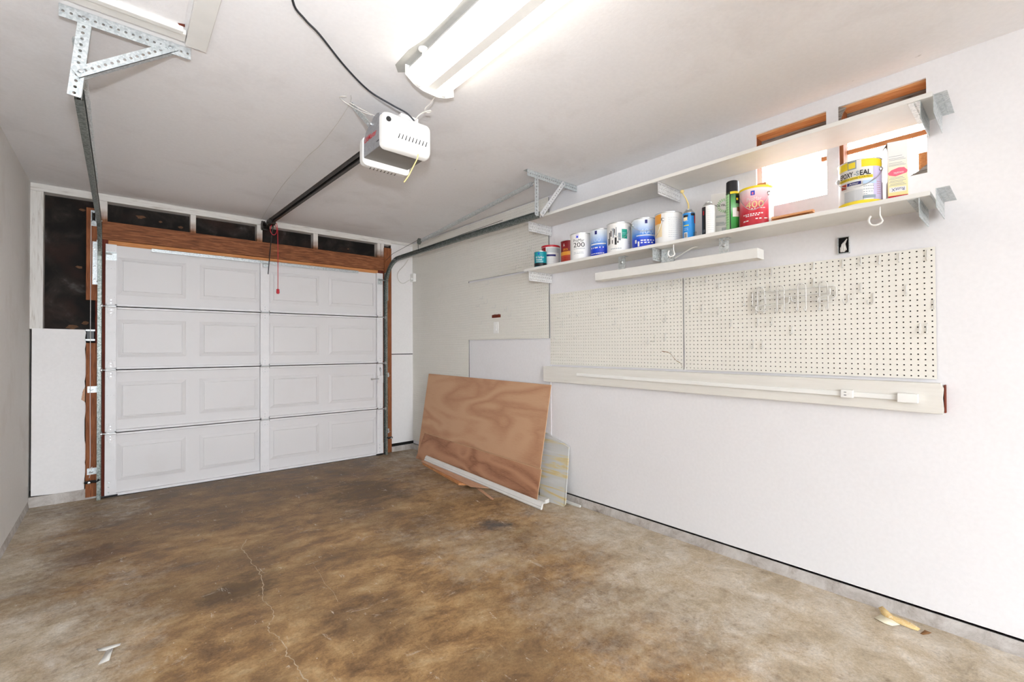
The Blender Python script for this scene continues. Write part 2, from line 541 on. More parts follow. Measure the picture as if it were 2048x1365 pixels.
# ================================================================== THE SETTING
# floor
b = MB()
nx, ny = 12, 20
for j in range(ny + 1):
    for i in range(nx + 1):
        x = XL - 0.1 + (0.3 - XL + 0.1) * i / nx; y = YR - 0.1 + (0.4 - YR) * j / ny
        b.v.append((x, y, fz(x)))
for j in range(ny):
    for i in range(nx):
        a = j * (nx + 1) + i
        b.f.append((a, a + 1, a + nx + 2, a + nx + 1))
floor = ks(b.build('floor', 'floor'))
# crack in the slab: a thin jagged ribbon of pale filler
crk = [(-2.192, -1.774), (-2.249, -1.90), (-2.238, -2.04), (-2.243, -2.182), (-2.236, -2.31), (-2.242, -2.443), (-2.270, -2.55), (-2.286, -2.657), (-2.272, -2.74), (-2.281, -2.827),
       (-2.318, -2.885), (-2.327, -2.935), (-2.308, -3.01), (-2.301, -3.091), (-2.312, -3.16), (-2.300, -3.231), (-2.296, -3.30), (-2.292, -3.40), (-2.275, -3.6)]
pts = []
for (xa, ya), (xb, yb) in zip(crk, crk[1:]):
    for k in range(5):
        t = k / 5
        pts.append((xa + (xb - xa) * t + random.uniform(-.006, .006), ya + (yb - ya) * t))
b = MB()
for i, (x, y) in enumerate(pts):
    w = random.uniform(0.0008, 0.0026)
    b.v += [(x - w, y, fz(x) + 0.0008), (x + w, y, fz(x) + 0.0008)]
    if i: b.f.append((2 * i - 2, 2 * i - 1, 2 * i + 1, 2 * i))
b.build('crack', 'crack', floor)
b = MB()
sp = [(-1.98, -2.45), (-1.985, -2.56), (-2.0, -2.68), (-1.995, -2.80), (-2.01, -2.9)]
for i, (x, y) in enumerate(sp):
    b.v += [(x - .0006, y, fz(x) + .0008), (x + .0007, y, fz(x) + .0008)]
    if i: b.f.append((2 * i - 2, 2 * i - 1, 2 * i + 1, 2 * i))
b.build('crack', 'crack', floor)

# unseen ground, added to set light from below: dark beside the vents, pale behind
b = MB(); b.box(.22, 14, -14, 6, -.3, -.12); ks(b.build('ground_side', plain('dark_bounce_ground', '#4a4034', 0.95, vary=0.4, scale=3)))
b = MB(); b.box(-10, .2, -20, YR - .12, -.3, -.09); ks(b.build('ground_rear', plain('pale_bounce_ground', '#b9b5ae', 0.9, vary=0.15, scale=2)))
# ceiling
b = MB(); b.box(XL - .1, 0.1, YR - .1, 0.12, H, H + .05)
ceiling = ks(b.build('ceiling', 'ceiling'))
b = MB(); b.slab([(-1.868, -3.245, H), (-1.832, -3.20, H), (-1.80, -3.23, H), (-1.80, -4.4, H), (-1.862, -4.4, H), (-1.862, -3.9, H), (-1.85, -3.7, H), (-1.852, -3.5, H), (-1.872, -3.38, H)][::-1], (0, 0, -.0012))
b.build('bare_patch', 'scar', ceiling)

# left wall and the wall behind the camera
b = MB(); b.box(XL - .1, XL, YR, 0.12, fz(XL) + .05, H)
ks(b.build('wall_left', 'wall_left'))
b = MB(); b.slab([(XL + .012, YR, -.02), (XL + .012, 0.1, -.02), (XL - .004, 0.1, .052), (XL - .004, YR, .052)], (-.09, 0, 0))
ks(b.build('baseboard_left', 'kerb'))
# behind the camera: wall with an unseen opening, added to let in fill light
RX0, RX1, RZ1 = XL + .12, -1.25, 2.30
b = MB(); b.box(XL - .1, RX0, YR - .1, YR, -.1, H); b.box(RX1, 0.2, YR - .1, YR, -.1, H); b.box(RX0, RX1, YR - .1, YR, RZ1, H)
ks(b.build('wall_front', 'wall'))

# right wall with two rough openings
W1 = (-4.474, -4.122, 2.045, 2.490)     # y0, y1, z0, z1
W2 = (-4.868, -4.528, 2.045, 2.487)
wr = struct('wall_right', (0, 0, 0), 'white painted drywall side wall with two rough vent openings')
b = MB()
T = 0.014
zb = 0.010
b.box(0, T, W1[1], 0, zb, H)                       # towards the garage door
b.box(0, T, YR, W2[0], zb, H)                      # towards the camera
b.box(0, T, W2[0], W1[1], zb, 2.045)               # below the openings
b.box(0, T, W2[0], W1[1], 2.49, H)                 # above
b.box(0, T, W2[1], W1[0], 2.045, 2.49)             # between
b.build('drywall', 'wall', wr)
b = MB(); b.slab([(0.0, -4.868, 2.045), (0.0, -4.800, 2.045), (0.0, -4.835, 2.060), (0.0, -4.868, 2.085)], (T, 0, 0))
b.slab([(0.0, -4.528, 2.487), (0.0, -4.528, 2.40), (0.0, -4.545, 2.452), (0.0, -4.56, 2.476)], (T, 0, 0))
b.build('broken_drywall', 'gray_wood', wr)
# framing seen inside the openings
def fr(name, mat, *a, parent=wr):
    q = MB(); q.box(*a); return q.build(name, mat, parent)
fr('header', 'wood_y', T, .10, -4.95, -4.05, 2.478, 2.54)
fr('stud', 'wood_v', T, .10, -4.122 + .002, -4.075, 1.9, 2.48)
fr('stud', 'wood_v', T, .10, -4.545, -4.500, 1.9, 2.48)
fr('stud', 'wood_v', T, .10, -4.915, -4.868, 1.9, 2.48)
fr('sill', 'wood_y', T, .10, -4.87, -4.12, 2.01, 2.046)
fr('sheathing', 'gray_wood', .095, .105, -4.95, -4.05, 2.345, 2.50)
fr('mesh_rail', 'wood_y', .095, .112, -4.87, -4.50, 2.262, 2.282)
fr('mesh_rail', 'wood_y', .095, .112, -4.50, -4.425, 2.262, 2.282)
fr('nail_block', 'wood_light', T, .05, -4.872, -4.836, 2.07, 2.148)
fr('nail_block', 'wood_light', T, .06, -4.170, -4.124, 2.035, 2.20)
b = MB()
w = .0007
y = -4.87
while y < -4.12:
    b.box(.103, .103 + 2 * w, y - w, y + w, 2.04, 2.36); y += .0127
z = 2.045
while z < 2.35:
    b.box(.103, .103 + 2 * w, -4.87, -4.12, z - w, z + w); z += .0127
stuff(b.build('wire_mesh', 'mesh_wire', wr))
b = MB(); b.slab([(0.006, YR, .018), (-.03, YR, -.06), (-.03, 0.02, -.06), (0.006, 0.02, .018)], (.12, 0, 0))
b2 = b
ks(b2.build('baseboard_right', 'kerb'))
b = MB(); b.box(.0, .03, YR, 0, .004, .016); b.build('shadow_gap', 'dark_gap', wr)  # near-black strip, paints the shadow line under the wallboard
# lower plain sheet under the second pegboard
b = MB(); b.box(-.006, -.001, -2.437, -1.233, .012, 1.305)
b.build('wall_sheet', 'wall', wr)

# door wall (wall_back): sheathing, plates, studs, header, drywall
wb = struct('wall_back', (0, 0, 0), 'garage door wall with bare black sheathing and brown lumber header')
b = MB(); b.box(XL, .1, .092, .12, 0, H); b.build('sheathing', 'tar', wb)
b = MB(); b.box(XL, -.30, -.006, .095, 2.500, H); b.box(-.30, 0, -.006, .095, 2.525, H); b.build('top_plate', 'plate', wb, bevel=.002)
for a0, a1 in ((-2.985, -2.912), (-2.331, -2.288), (-1.775, -1.725), (-1.222, -1.174), (-.479, -.440), (-.434, -.395)):
    q = MB(); q.box(a0, a1, 0.0, .09, 2.32, 2.5)
    o = q.build('stud', 'stud', None, bevel=.0015, loc=((a0 + a1) / 2, 0, 2.32)); o.parent = wb
b = MB(); b.box(XL, -3.292, -.004, .09, 1.40, 2.5); b.build('stud', 'plate_v', wb, bevel=.0015)
b = MB(); b.box(-2.945, -.393, -.012, .09, 2.172, 2.328); b.build('header_beam', 'wood', wb, bevel=.002)
b = MB(); b.box(-2.945, -.393, -.002, .06, 2.085, 2.170); b.build('door_stop', 'wood_light', wb, bevel=.002)
b = MB(); b.box(-3.042, -2.972, -.03, .0, 1.648, 2.42); b.build('track_post', 'wood_v', wb, bevel=.002)
b = MB(); b.box(-3.040, -2.970, -.03, .0, fz(-3) - .01, 1.290); b.build('track_post', 'wood_v', wb, bevel=.002)
b = MB(); b.box(-2.985, -2.962, -.01, .05, 1.25, 1.66); b.build('post_backer', 'red_wood', wb)
b = MB(); b.box(-2.962, -2.905, -.01, .09, fz(-2.9) - .01, 2.17); b.build('door_jamb', 'red_wood', wb)
b = MB(); b.box(-.475, -.405, -.01, .09, fz(-.4) - .01, 2.17); b.build('door_jamb', 'red_wood', wb)
b = MB(); b.box(-.40, -.308, -.022, .06, fz(-.3) - .01, 2.455); b.build('track_post', 'wood_v', wb, bevel=.002)
# drywall at both sides of the door; the left sheet has a torn edge
edge = []
z = .07
while z < 1.40:
    edge.append((-3.043 + random.uniform(-.006, .004) - (.022 * math.exp(-((z - .86) / .05) ** 2)), z)); z += .045
b = MB(); b.slab([(-3.352, -.006, .085), (-3.048, -.006, .062)] + [(x, -.006, z) for x, z in edge[1:]] + [(-3.048, -.006, 1.400), (-3.352, -.006, 1.406)], (0, .014, 0))
b.build('drywall', 'door_drywall', wb)
b = MB(); b.slab([(-3.068, -.0065, .82), (-3.046, -.0065, .80), (-3.044, -.0065, .92), (-3.056, -.0065, .90)], (0, .002, 0)); b.build('torn_paper', 'ply_pale', wb)
b = MB(); b.box(-.304, -.002, -.008, .004, 1.157, 2.520); b.build('drywall', 'door_drywall', wb)
b = MB(); b.box(-.304, -.002, -.008, .004, .050, 1.147); b.build('drywall', 'door_drywall', wb)
b = MB(); b.box(-.31, 0, .002, .09, .0, 1.2); b.box(-3.36, -3.03, .012, .09, .0, .12); b.build('gap_backing', 'dark_gap', wb)
b = MB(); b.slab([(-3.365, -.035, -.01), (-2.965, -.035, -.01), (-2.965, -.012, .075), (-3.365, -.012, .075)], (0, .1, 0)); b.build('kerb', 'kerb', wb)
b = MB(); b.slab([(-.31, -.04, -.06), (0, -.04, -.06), (0, -.004, .012), (-.31, -.004, .012)], (0, .1, 0)); b.build('kerb', 'kerb', wb)
for a, zz, sz in ((-2.69, 2.43, 1.5), (-2.55, 2.41, .7), (-2.40, 2.385, 1.1), (-3.07, 2.42, 1.0), (-3.09, 1.93, 1.0), (-.80, 2.40, .6), (-3.13, 1.425, 1.8), (-3.05, 1.46, 1.2)):
    q = MB(); n_ = 9
    q.slab([(a + .022 * sz * random.uniform(.6, 1.2) * math.cos(2 * math.pi * e / n_), .0908, zz + .012 * sz * random.uniform(.6, 1.2) * math.sin(2 * math.pi * e / n_)) for e in range(n_)], (0, .002, 0))
    q.build('torn_patch', 'torn', wb)

# ================================================================== GARAGE DOOR
DX0, DX1 = -2.921, -.458
d = struct('door_1', ((DX0 + DX1) / 2, -.08, 0), 'white four-section overhead garage door with raised panels')
ZJ = [0.0, .532, 1.062, 1.597, 2.125]
def zdoor(x, z): return z + (fz(x) - fz(DX0)) * max(0, 1 - z / 1.6)   # bottom follows the floor
PX = [(-2.848, -2.362), (-2.270, -1.772), (-1.676, -1.180), (-1.088, -.536)]
for k in range(4):
    z0, z1 = ZJ[k] + .005, ZJ[k + 1] - .005
    b = MB()
    vs = []
    for yv in (-.066, -.03):
        for xx, zz in ((DX0, z0), (DX1, z0), (DX1, z1), (DX0, z1)): vs.append((xx, yv, zdoor(xx, zz) + (.006 if k == 0 and zz == z0 else 0)))
    b.add(vs, [(0, 1, 2, 3), (7, 6, 5, 4), (0, 4, 5, 1), (1, 5, 6, 2), (2, 6, 7, 3), (3, 7, 4, 0)])
    sec = b.build('door_section', 'door', d)
    for x0, x1 in PX:
        zc = (z0 + z1) / 2 + (.0 if k else .01); hz = .167
        b = MB()
        rings = [(0, -.066), (.001, -.060), (.0055, -.060), (.0075, -.067), (.034, -.0745), (.035, -.0695), (.039, -.0695), (.041, -.0745)]
        for ins, yy in rings:
            for xx, zz in ((x0 + ins, zc - hz + ins), (x1 - ins, zc - hz + ins), (x1 - ins, zc + hz - ins), (x0 + ins, zc + hz - ins)):
                b.v.append((xx, yy - .001, zdoor(xx, zz)))
        for r_ in range(len(rings) - 1):
            for e in range(4):
                b.f.append((4 * r_ + e, 4 * r_ + (e + 1) % 4, 4 * r_ + 4 + (e + 1) % 4, 4 * r_ + 4 + e))
        b.f.append(tuple(4 * (len(rings) - 1) + e for e in range(4)))
        b.build('raised_panel', 'door', sec)
# meeting rails at the joints
for zj in ZJ[1:4]:
    for xa, xb in ((-2.848, -1.768), (-1.680, -.538)):
        for s, t in ((.004, .023), (-.021, -.004)):
            b = MB()
            vs = []
            for yy in (-.100, -.066):
                for xx, zz in ((xa, zj + s), (xb, zj + s), (xb, zj + t), (xa, zj + t)): vs.append((xx, yy, zdoor(xx, zz)))
            b.add(vs, [(0, 1, 2, 3), (7, 6, 5, 4), (0, 4, 5, 1), (1, 5, 6, 2), (2, 6, 7, 3), (3, 7, 4, 0)])
            b.build('meeting_rail', 'door_metal', d, bevel=.003)
b = MB(); b.slab([(DX0, -.095, zdoor(DX0, 0) + .002), (DX1, -.095, zdoor(DX1, 0) + .002), (DX1, -.095, zdoor(DX1, 0) + .022), (DX0, -.095, zdoor(DX0, 0) + .022)], (0, .04, 0)); b.build('bottom_rail', 'door_metal', d)
b = MB(); b.slab([(DX0, -.09, zdoor(DX0, 0) - .004), (DX1, -.09, zdoor(DX1, 0) - .004), (DX1, -.09, zdoor(DX1, 0) + .003), (DX0, -.09, zdoor(DX0, 0) + .003)], (0, .04, 0)); b.build('bottom_seal', 'rubber', d)
# stiles with bolt rows, one set per section
for k in range(4):
    for nm, xa, xb in (('end_stile', DX0, -2.850), ('centre_stile', -1.764, -1.684), ('end_stile', -.532, DX1)):
        z0, z1 = ZJ[k] + (.006 if k == 0 else .018), ZJ[k + 1] - .004
        b = MB(); xm = (xa + xb) / 2
        b.box(xa, xb, -.103, -.066, zdoor(xm, z0), zdoor(xm, z1))
        st = b.build(nm, 'door_metal', d, bevel=.002)
        b = MB()
        for zz in (z0 + .06, z0 + .30, z1 - .05):
            for q in (.2, .5, .8):
                xx = xa + (xb - xa) * q
                b.lathe((xx, -.103, zdoor(xm, zz)), [(.0028, 0), (.0024, -.0014), (0, -.0016)], 6, 'y')
        stuff(b.build('rivet', 'galv', st))
# hinges
for zj in ZJ[1:4]:
    for xa, xb in ((DX0 + .004, -2.855), (-1.760, -1.688), (-.528, DX1 - .004)):
        xm = (xa + xb) / 2; zz = zdoor(xm, zj)
        b = MB()
        b.slab([(xa + .006, -.104, zz + .016), (xb - .006, -.104, zz + .016), (xm + .008, -.104, zz + .085), (xm - .008, -.104, zz + .085)], (0, -.003, 0))
        b.slab([(xa + .006, -.104, zz - .016), (xb - .006, -.104, zz - .016), (xm + .008, -.104, zz - .085), (xm - .008, -.104, zz - .085)][::-1], (0, -.003, 0))
        b.box(xa + .004, xb - .004, -.114, -.104, zz - .017, zz + .017)
        hg = b.build('hinge', 'door_metal', d, bevel=.0015)
        b = MB(); b.cyl((xa - .002, -.118, zz), (xb + .002, -.118, zz), .007, 10)
        for q in (-.055, -.03, .03, .055): b.lathe((xm, -.107, zz + q), [(.0055, 0), (.005, -.003), (0, -.0035)], 8, 'y')
        b.build('hinge_pin', 'chrome', hg, True)
# top roller brackets and stems
for xa, xb, s in ((DX0 + .002, -2.85, -1), (-.525, -.466, 1)):
    b = MB(); b.box(xa, xb, -.107, -.103, 1.985, 2.05); b.box(xa, xb, -.135, -.103, 2.046, 2.052)
    tb = b.build('top_bracket', 'galv', d)
    b = MB(); b.cyl((xa, -.125, 2.035), (xb + s * .03, -.125, 2.035), .006, 8); b.build('roller_stem', 'chrome', tb, True)
for zj in ZJ[1:4]:
    for x, s in ((DX0, -1), (DX1, 1)):
        b = MB(); b.cyl((x - s * .03, -.112, zdoor(x, zj)), (x + s * .034, -.112, zdoor(x, zj)), .0055, 8)
        b.lathe((x + s * .022, -.112, zdoor(x, zj)), [(.004, -.006), (.02, -.006), (.022, 0), (.02, .006), (.004, .006)], 14, 'x')
        b.build('roller', 'chrome', d, True)
# top strut: perforated angle
b = MB()
b.holes((-2.62, -.107, 2.092), (1, 0, 0), (0, 0, 1), 62, 1, 1.86 / 62, .030, .0045, .003, True)
b.box(-2.62, -.76, -.107, -.072, 2.119, 2.122)
b.build('top_strut', 'galv', d)
b = MB(); b.box(-1.745, -1.700, -.125, -.107, 2.055, 2.118); b.cyl((-1.75, -.125, 2.088), (-1.69, -.125, 2.088), .008, 10); b.build('arm_bracket', 'galv', d)
# slide lock
b = MB(); b.box(-.532, -.462, -.118, -.104, .815, .905); lk = b.build('slide_lock', 'door_metal', d, bevel=.003)
b = MB(); b.cyl((-.60, -.124, .868), (-.52, -.124, .868), .007, 10); b.lathe((-.605, -.124, .868), [(0, -.014), (.010, -.01), (.012, 0), (.009, .01), (0, .013)], 12, 'x'); b.build('handle', 'chrome', lk, True)
b = MB(); b.tube([(-.50, -.118, 1.0), (-.512, -.13, .975), (-.497, -.13, .93), (-.488, -.13, .975), (-.50, -.118, 1.0)], .003, 6); b.cyl((-.497, -.125, .935), (-.497, -.12, .90), .003, 6); b.build('spring_clip', 'chrome', d)
# bottom corner brackets
for xa, xb in ((DX0, -2.848), (-.53, DX1)):
    xm = (xa + xb) / 2
    b = MB(); b.box(xa, xb, -.108, -.103, zdoor(xm, .0) + .012, zdoor(xm, 0) + .14); bb_ = b.build('bottom_bracket', 'door_metal', d, bevel=.001)
    b = MB()
    for q in (.04, .085, .12): b.lathe((xm - .01, -.108, zdoor(xm, 0) + q), [(.0065, 0), (.006, -.003), (0, -.0035)], 8, 'y')
    build_each(b, 'bolt', 'galv', bb_)
    b = MB(); b.cyl((xa - .02, -.115, zdoor(xm, 0) + .012), (xb + .01, -.115, zdoor(xm, 0) + .012), .006, 8); b.build('lower_axle', 'black', bb_)

# ================================================================== TRACKS
def track(x, side, label, z_h=2.262):
    t = thing('door_track', label, 'track', (x, -.1, fz(x)))
    path = [(-.10, fz(x) + .001), (-.10, 1.0), (-.10, 1.93)]
    R = .33
    for k in range(1, 13):
        a = math.pi / 2 * k / 12
        path.append((-.10 - R * (1 - math.cos(a)), 1.93 + R * math.sin(a)))
    path += [(-1.5, z_h), (-2.72, z_h - .012)]
    s = side   # lips point towards the door
    # C profile: (x offset, across offset)
    prof = [(-.014 * s, -.025), (.010 * s, -.025), (.014 * s, -.021), (.010 * s, -.0235), (-.0122 * s, -.0235), (-.0122 * s, .0235), (.010 * s, .0235), (.014 * s, .019), (.010 * s, .025), (-.014 * s, .025)]
    b = MB(); n = len(prof)
    for i, (y, z) in enumerate(path):
        a = path[max(i - 1, 0)]; c = path[min(i + 1, len(path) - 1)]
        dy, dz = c[0] - a[0], c[1] - a[1]; L = math.hypot(dy, dz); dy /= L; dz /= L
        for px, pq in prof:
            b.v.append((x + px, y + pq * dz, z - pq * dy))
    for i in range(len(path) - 1):
        for k in range(n):
            f = (i * n + k, i * n + (k + 1) % n, (i + 1) * n + (k + 1) % n, (i + 1) * n + k)
            b.f.append(f if s > 0 else f[::-1])
    b.build('rail', 'track', t)
    for zz in (.22, .9):
        q = MB(); q.box(x - .05 * s - .012, x - .05 * s + .012, -.098, -.030, zz, zz + .002)
        q.box(x - s * .014, x - s * .075, -.036, -.031, zz - .025, zz + .028)
        o = q.build('wall_clip', 'galv', t)
        q = MB(); q.lathe((x - s * .05, -.036, zz), [(.008, 0), (.007, -.004), (0, -.005)], 8, 'y'); build_each(q, 'bolt', 'chrome', o)
    q = MB(); q.box(x - s * .016, x - s * .020, -.13, -.03, 1.80, 2.14); q.box(x - s * .016, x - s * .048, -.036, -.031, 1.78, 2.14)
    o = q.build('flag_bracket', 'galv', t)
    q = MB()
    for zz in (1.82, 1.93, 2.08): q.lathe((x - s * .034, -.036, zz), [(.008, 0), (.007, -.004), (0, -.005)], 8, 'y')
    q.lathe((x, -.33, 2.262 - .004), [(.006, -.018), (.006, .018)], 8, 'x')
    build_each(q, 'bolt', 'chrome', o)
    return t
track(-2.955, 1, 'galvanised steel garage door track beside the bare black sheathing')
track(-.424, -1, 'galvanised steel garage door track on the side of the pegboard wall')

# hangers of slotted angle under the ceiling
def slotted(mb, a, bpt, u, w, th=.0022, pitch=.022, r=.005):
    """one perforated leg from a to b, width w along u"""
    a, bpt, u = Vector(a), Vector(bpt), Vector(u)
    L = (bpt - a).length; n = max(2, int(L / pitch))
    dd = (bpt - a).normalized(); u = (u - dd * u.dot(dd)).normalized()
    return mb.holes(a, dd, u, n, 1, L / n, w, r, th, True)
def hanger(xw0, xw1, xv, zv, xb0, xb1, zb1, y, label, xv2):
    t = thing('track_hanger', label, 'bracket', ((xw0 + xw1) / 2, y, H - .002))
    b = MB()
    slotted(b, (xw0, y, H - .050), (xw1, y, H - .050), (0, 0, 1), .047)
    slotted(b, (xw0, y + .002, H - .003), (xw1, y + .002, H - .003), (0, -1, 0), .045) if False else b.box(xw0, xw1, y, y + .042, H - .0035, H - .0012)
    ca = b.build('ceiling_angle', 'galv', t)
    q = MB()
    for k in (.06, .55, .93): q.lathe((xw0 + (xw1 - xw0) * k, y + .022, H - .0035), [(.009, 0), (.008, -.005), (0, -.007)], 8)
    q.lathe((xv, y - .002, H - .028), [(.008, 0), (.007, -.006), (0, -.007)], 8, 'y')
    q.lathe((xb0, y - .004, H - .028), [(.008, 0), (.007, -.006), (0, -.007)], 8, 'y')
    build_each(q, 'bolt', 'chrome', ca)
    b = MB()
    slotted(b, (xv - .019, y + .004, H - .046), (xv2 - .019, y + .004, zv), (1, 0, 0), .038, pitch=.024, r=.0055)
    b.slab([(xv + .019, y + .004, H - .046), (xv2 + .019, y + .004, zv), (xv2 + .019, y + .034, zv), (xv + .019, y + .034, H - .046)], (.002, 0, 0))
    b.build('drop_leg', 'galv', t)
    b = MB()
    dd = Vector((xb1 - xb0, 0, zb1 - (H - .028))).normalized(); un = Vector((-dd.z, 0, dd.x))
    if un.z < 0: un = -un
    a = Vector((xb0, y - .005, H - .028)) - dd * .02 - un * .019; c = Vector((xb1, y - .005, zb1)) + dd * .02 - un * .019
    if dd.x < 0: slotted(b, c, a, un, .038, pitch=.024, r=.0055)
    else: slotted(b, a, c, un, .038, pitch=.024, r=.0055)
    b.slab([a, c, c + Vector((0, .028, 0)), a + Vector((0, .028, 0))], un * .002)
    br = b.build('brace', 'galv_white' if xw0 > -1 else 'galv', t)
    q = MB(); q.lathe((xb1, y - .007, zb1), [(.008, 0), (.007, -.006), (0, -.007)], 8, 'y'); q.build('bolt', 'chrome', br)
    return t
hanger(-3.010, -2.600, -2.940, 2.222, -2.672, -2.948, 2.318, -2.765, 'slotted steel angle hanger bolted beside the attic hatch trim', -2.968)
hanger(-.560, -.004, -.462, 2.232, -.175, -.408, 2.255, -2.745, 'slotted steel angle hanger next to the upper shelf end', -.462)

# extension springs, pulleys and cables
def spring_assembly(x, y_hook, z_hook, y_end, z_end, label, side):
    t = thing('extension_spring', label, 'spring', (x, y_hook, z_hook))
    pts = []
    n = 1500; turns = 190
    for i in range(n + 1):
        q = i / n; a = 2 * math.pi * turns * q
        pts.append((x + .016 * math.cos(a), y_hook + (y_end - y_hook) * q, z_hook + (z_end - z_hook) * q + .016 * math.sin(a)))
    b = MB(); b.tube(pts, .0030, 4); b.build('coil', 'galv', t)
    b = MB(); b.tube([(x, y_hook + .01, z_hook), (x, y_hook - .02, z_hook + .01), (x, y_hook - .035, z_hook + .03), (x + .006, y_hook - .03, z_hook + .045)], .004, 6); b.build('hook', 'chrome', t)
    b = MB(); b.lathe((x, y_end + .06, z_end), [(.004, -.008), (.034, -.008), (.028, -.002), (.028, .002), (.034, .008), (.004, .008)], 20, 'x')
    b.box(x - .011, x - .009, y_end - .01, y_end + .08, z_end - .014, z_end + .014); b.box(x + .009, x + .011, y_end - .01, y_end + .08, z_end - .014, z_end + .014)
    b.build('pulley', 'track', t)
    b = MB(); b.tube([(x, y_end + .085, z_end + .02), (x, -.30, 2.33), (x, -.13, 2.28)], .0022, 6); b.tube([(x, y_end + .085, z_end - .02), (x + side * .0, -.9, 2.27), (x, -1.4, 2.285), (x, -2.3, 2.295)], .0022, 6)
    b.build('cable', 'rail', t)
spring_assembly(-2.962, -2.66, 2.49, -.98, 2.385, 'long coil spring running above the track by the bare sheathing', -1)
spring_assembly(-.43, -2.66, 2.50, -.98, 2.365, 'long coil spring running above the track by the pegboards', 1)
t = thing('lift_pulley', 'small dark pulley on top of the wooden post beside the bare sheathing', 'pulley', (-2.995, -.075, 2.34))
b = MB(); b.lathe((-2.995, -.075, 2.34), [(.004, -.009), (.038, -.009), (.03, -.002), (.03, .002), (.038, .009), (.004, .009)], 20, 'x'); b.build('wheel', 'rail', t)
b = MB(); b.box(-3.012, -3.009, -.10, -.031, 2.30, 2.385); b.box(-2.982, -2.979, -.10, -.031, 2.30, 2.385); b.box(-3.012, -2.979, -.036, -.031, 2.27, 2.40); b.build('fork', 'galv', t)
b = MB(); b.tube([(-3.012, -.05, 2.33), (-3.013, -.05, 1.5), (-3.012, -.045, .7), (-3.01, -.04, .34), (-3.012, -.045, .24), (-2.998, -.045, .26), (-3.016, -.045, .17)], .0022, 5)
tag(b.build('lift_cable', 'cord_white', loc=(-3.012, -.05, .17)), 'thin pale cable hanging down the wooden track post', 'cable')
t = thing('cable_clamp', 'black and silver clamp between the two pieces of wooden track post', 'clamp', (-3.012, -.03, 1.30))
b = MB(); b.box(-3.038, -2.988, -.032, -.004, 1.30, 1.40); b.build('block', 'black', t, bevel=.004)
b = MB()
for z in (1.315, 1.395): b.box(-3.042, -2.985, -.036, -.032, z - .006, z + .006)
build_each(b, 'plate', 'galv', t)
# photo-eye sensors
for x, s, lab in ((-2.985, 1, 'black safety sensor clipped to the track beside the torn drywall'), (-.385, -1, 'black safety sensor clipped to the track near the pegboard corner')):
    t = thing('safety_sensor', lab, 'sensor', (x, -.10, .12))
    b = MB(); b.tube([(x + .035 * s, -.12, .165), (x + .02 * s, -.115, .15), (x - .02 * s, -.09, .147), (x - .055 * s, -.07, .14)], .012, 8); b.build('body', 'black', t, True)
    b = MB(); b.lathe((x - .03 * s, -.108, .143), [(.010, 0), (.009, -.006), (0, -.008)], 10, 'y'); b.build('nut', 'chrome', t, True); b = MB(); b.cyl((x - .055 * s, -.07, .14), (x - .07 * s, -.07, .14), .005, 8); b.build('wire_end', 'cord_white', t, True)

# ================================================================== OPENER
OX0, OX1, OY0, OY1, OZ0, OZ1 = -1.842, -1.580, -3.02, -2.822, 2.268, 2.415
op = thing('door_opener', 'silver and white electric door opener motor unit hung under the ceiling', 'opener', ((OX0 + OX1) / 2, (OY0 + OY1) / 2, OZ0))
b = MB()
b.slab([(OX0, OY1, OZ0), (OX0, OY0, OZ0), (OX0, OY0, OZ1 + .02), (OX0, OY0 + .03, OZ1 + .03), (OX0, OY0 + .07, OZ1 + .025), (OX0, OY1 - .03, OZ1 - .02), (OX0, OY1, OZ1 - .055)], (OX1 - OX0, 0, 0))
body = b.build('housing', 'opener_silver', op, bevel=.002)
b = MB(); b.box(OX0 + .002, OX1 - .002, OY0 + .001, OY1 - .001, OZ0 - .003, OZ0 + .001); b.build('underside', 'opener_grey', body)
b = MB(); flat_text(b, 'LiftMaster', (OX0, (OY0 + OY1) / 2 + .012, OZ0 + .085), (0, -1, 0), (0, 0, 1), .030, .150, .25, bold=.014); b.build('lettering', 'print_red', body)
b = MB(); flat_rect(b, (OX0, OY0 + .02, OZ0 + .03), (0, -1, 0), (0, 0, 1), -.016, .016, -.0025, .0025); b.build('slot', 'black', body)
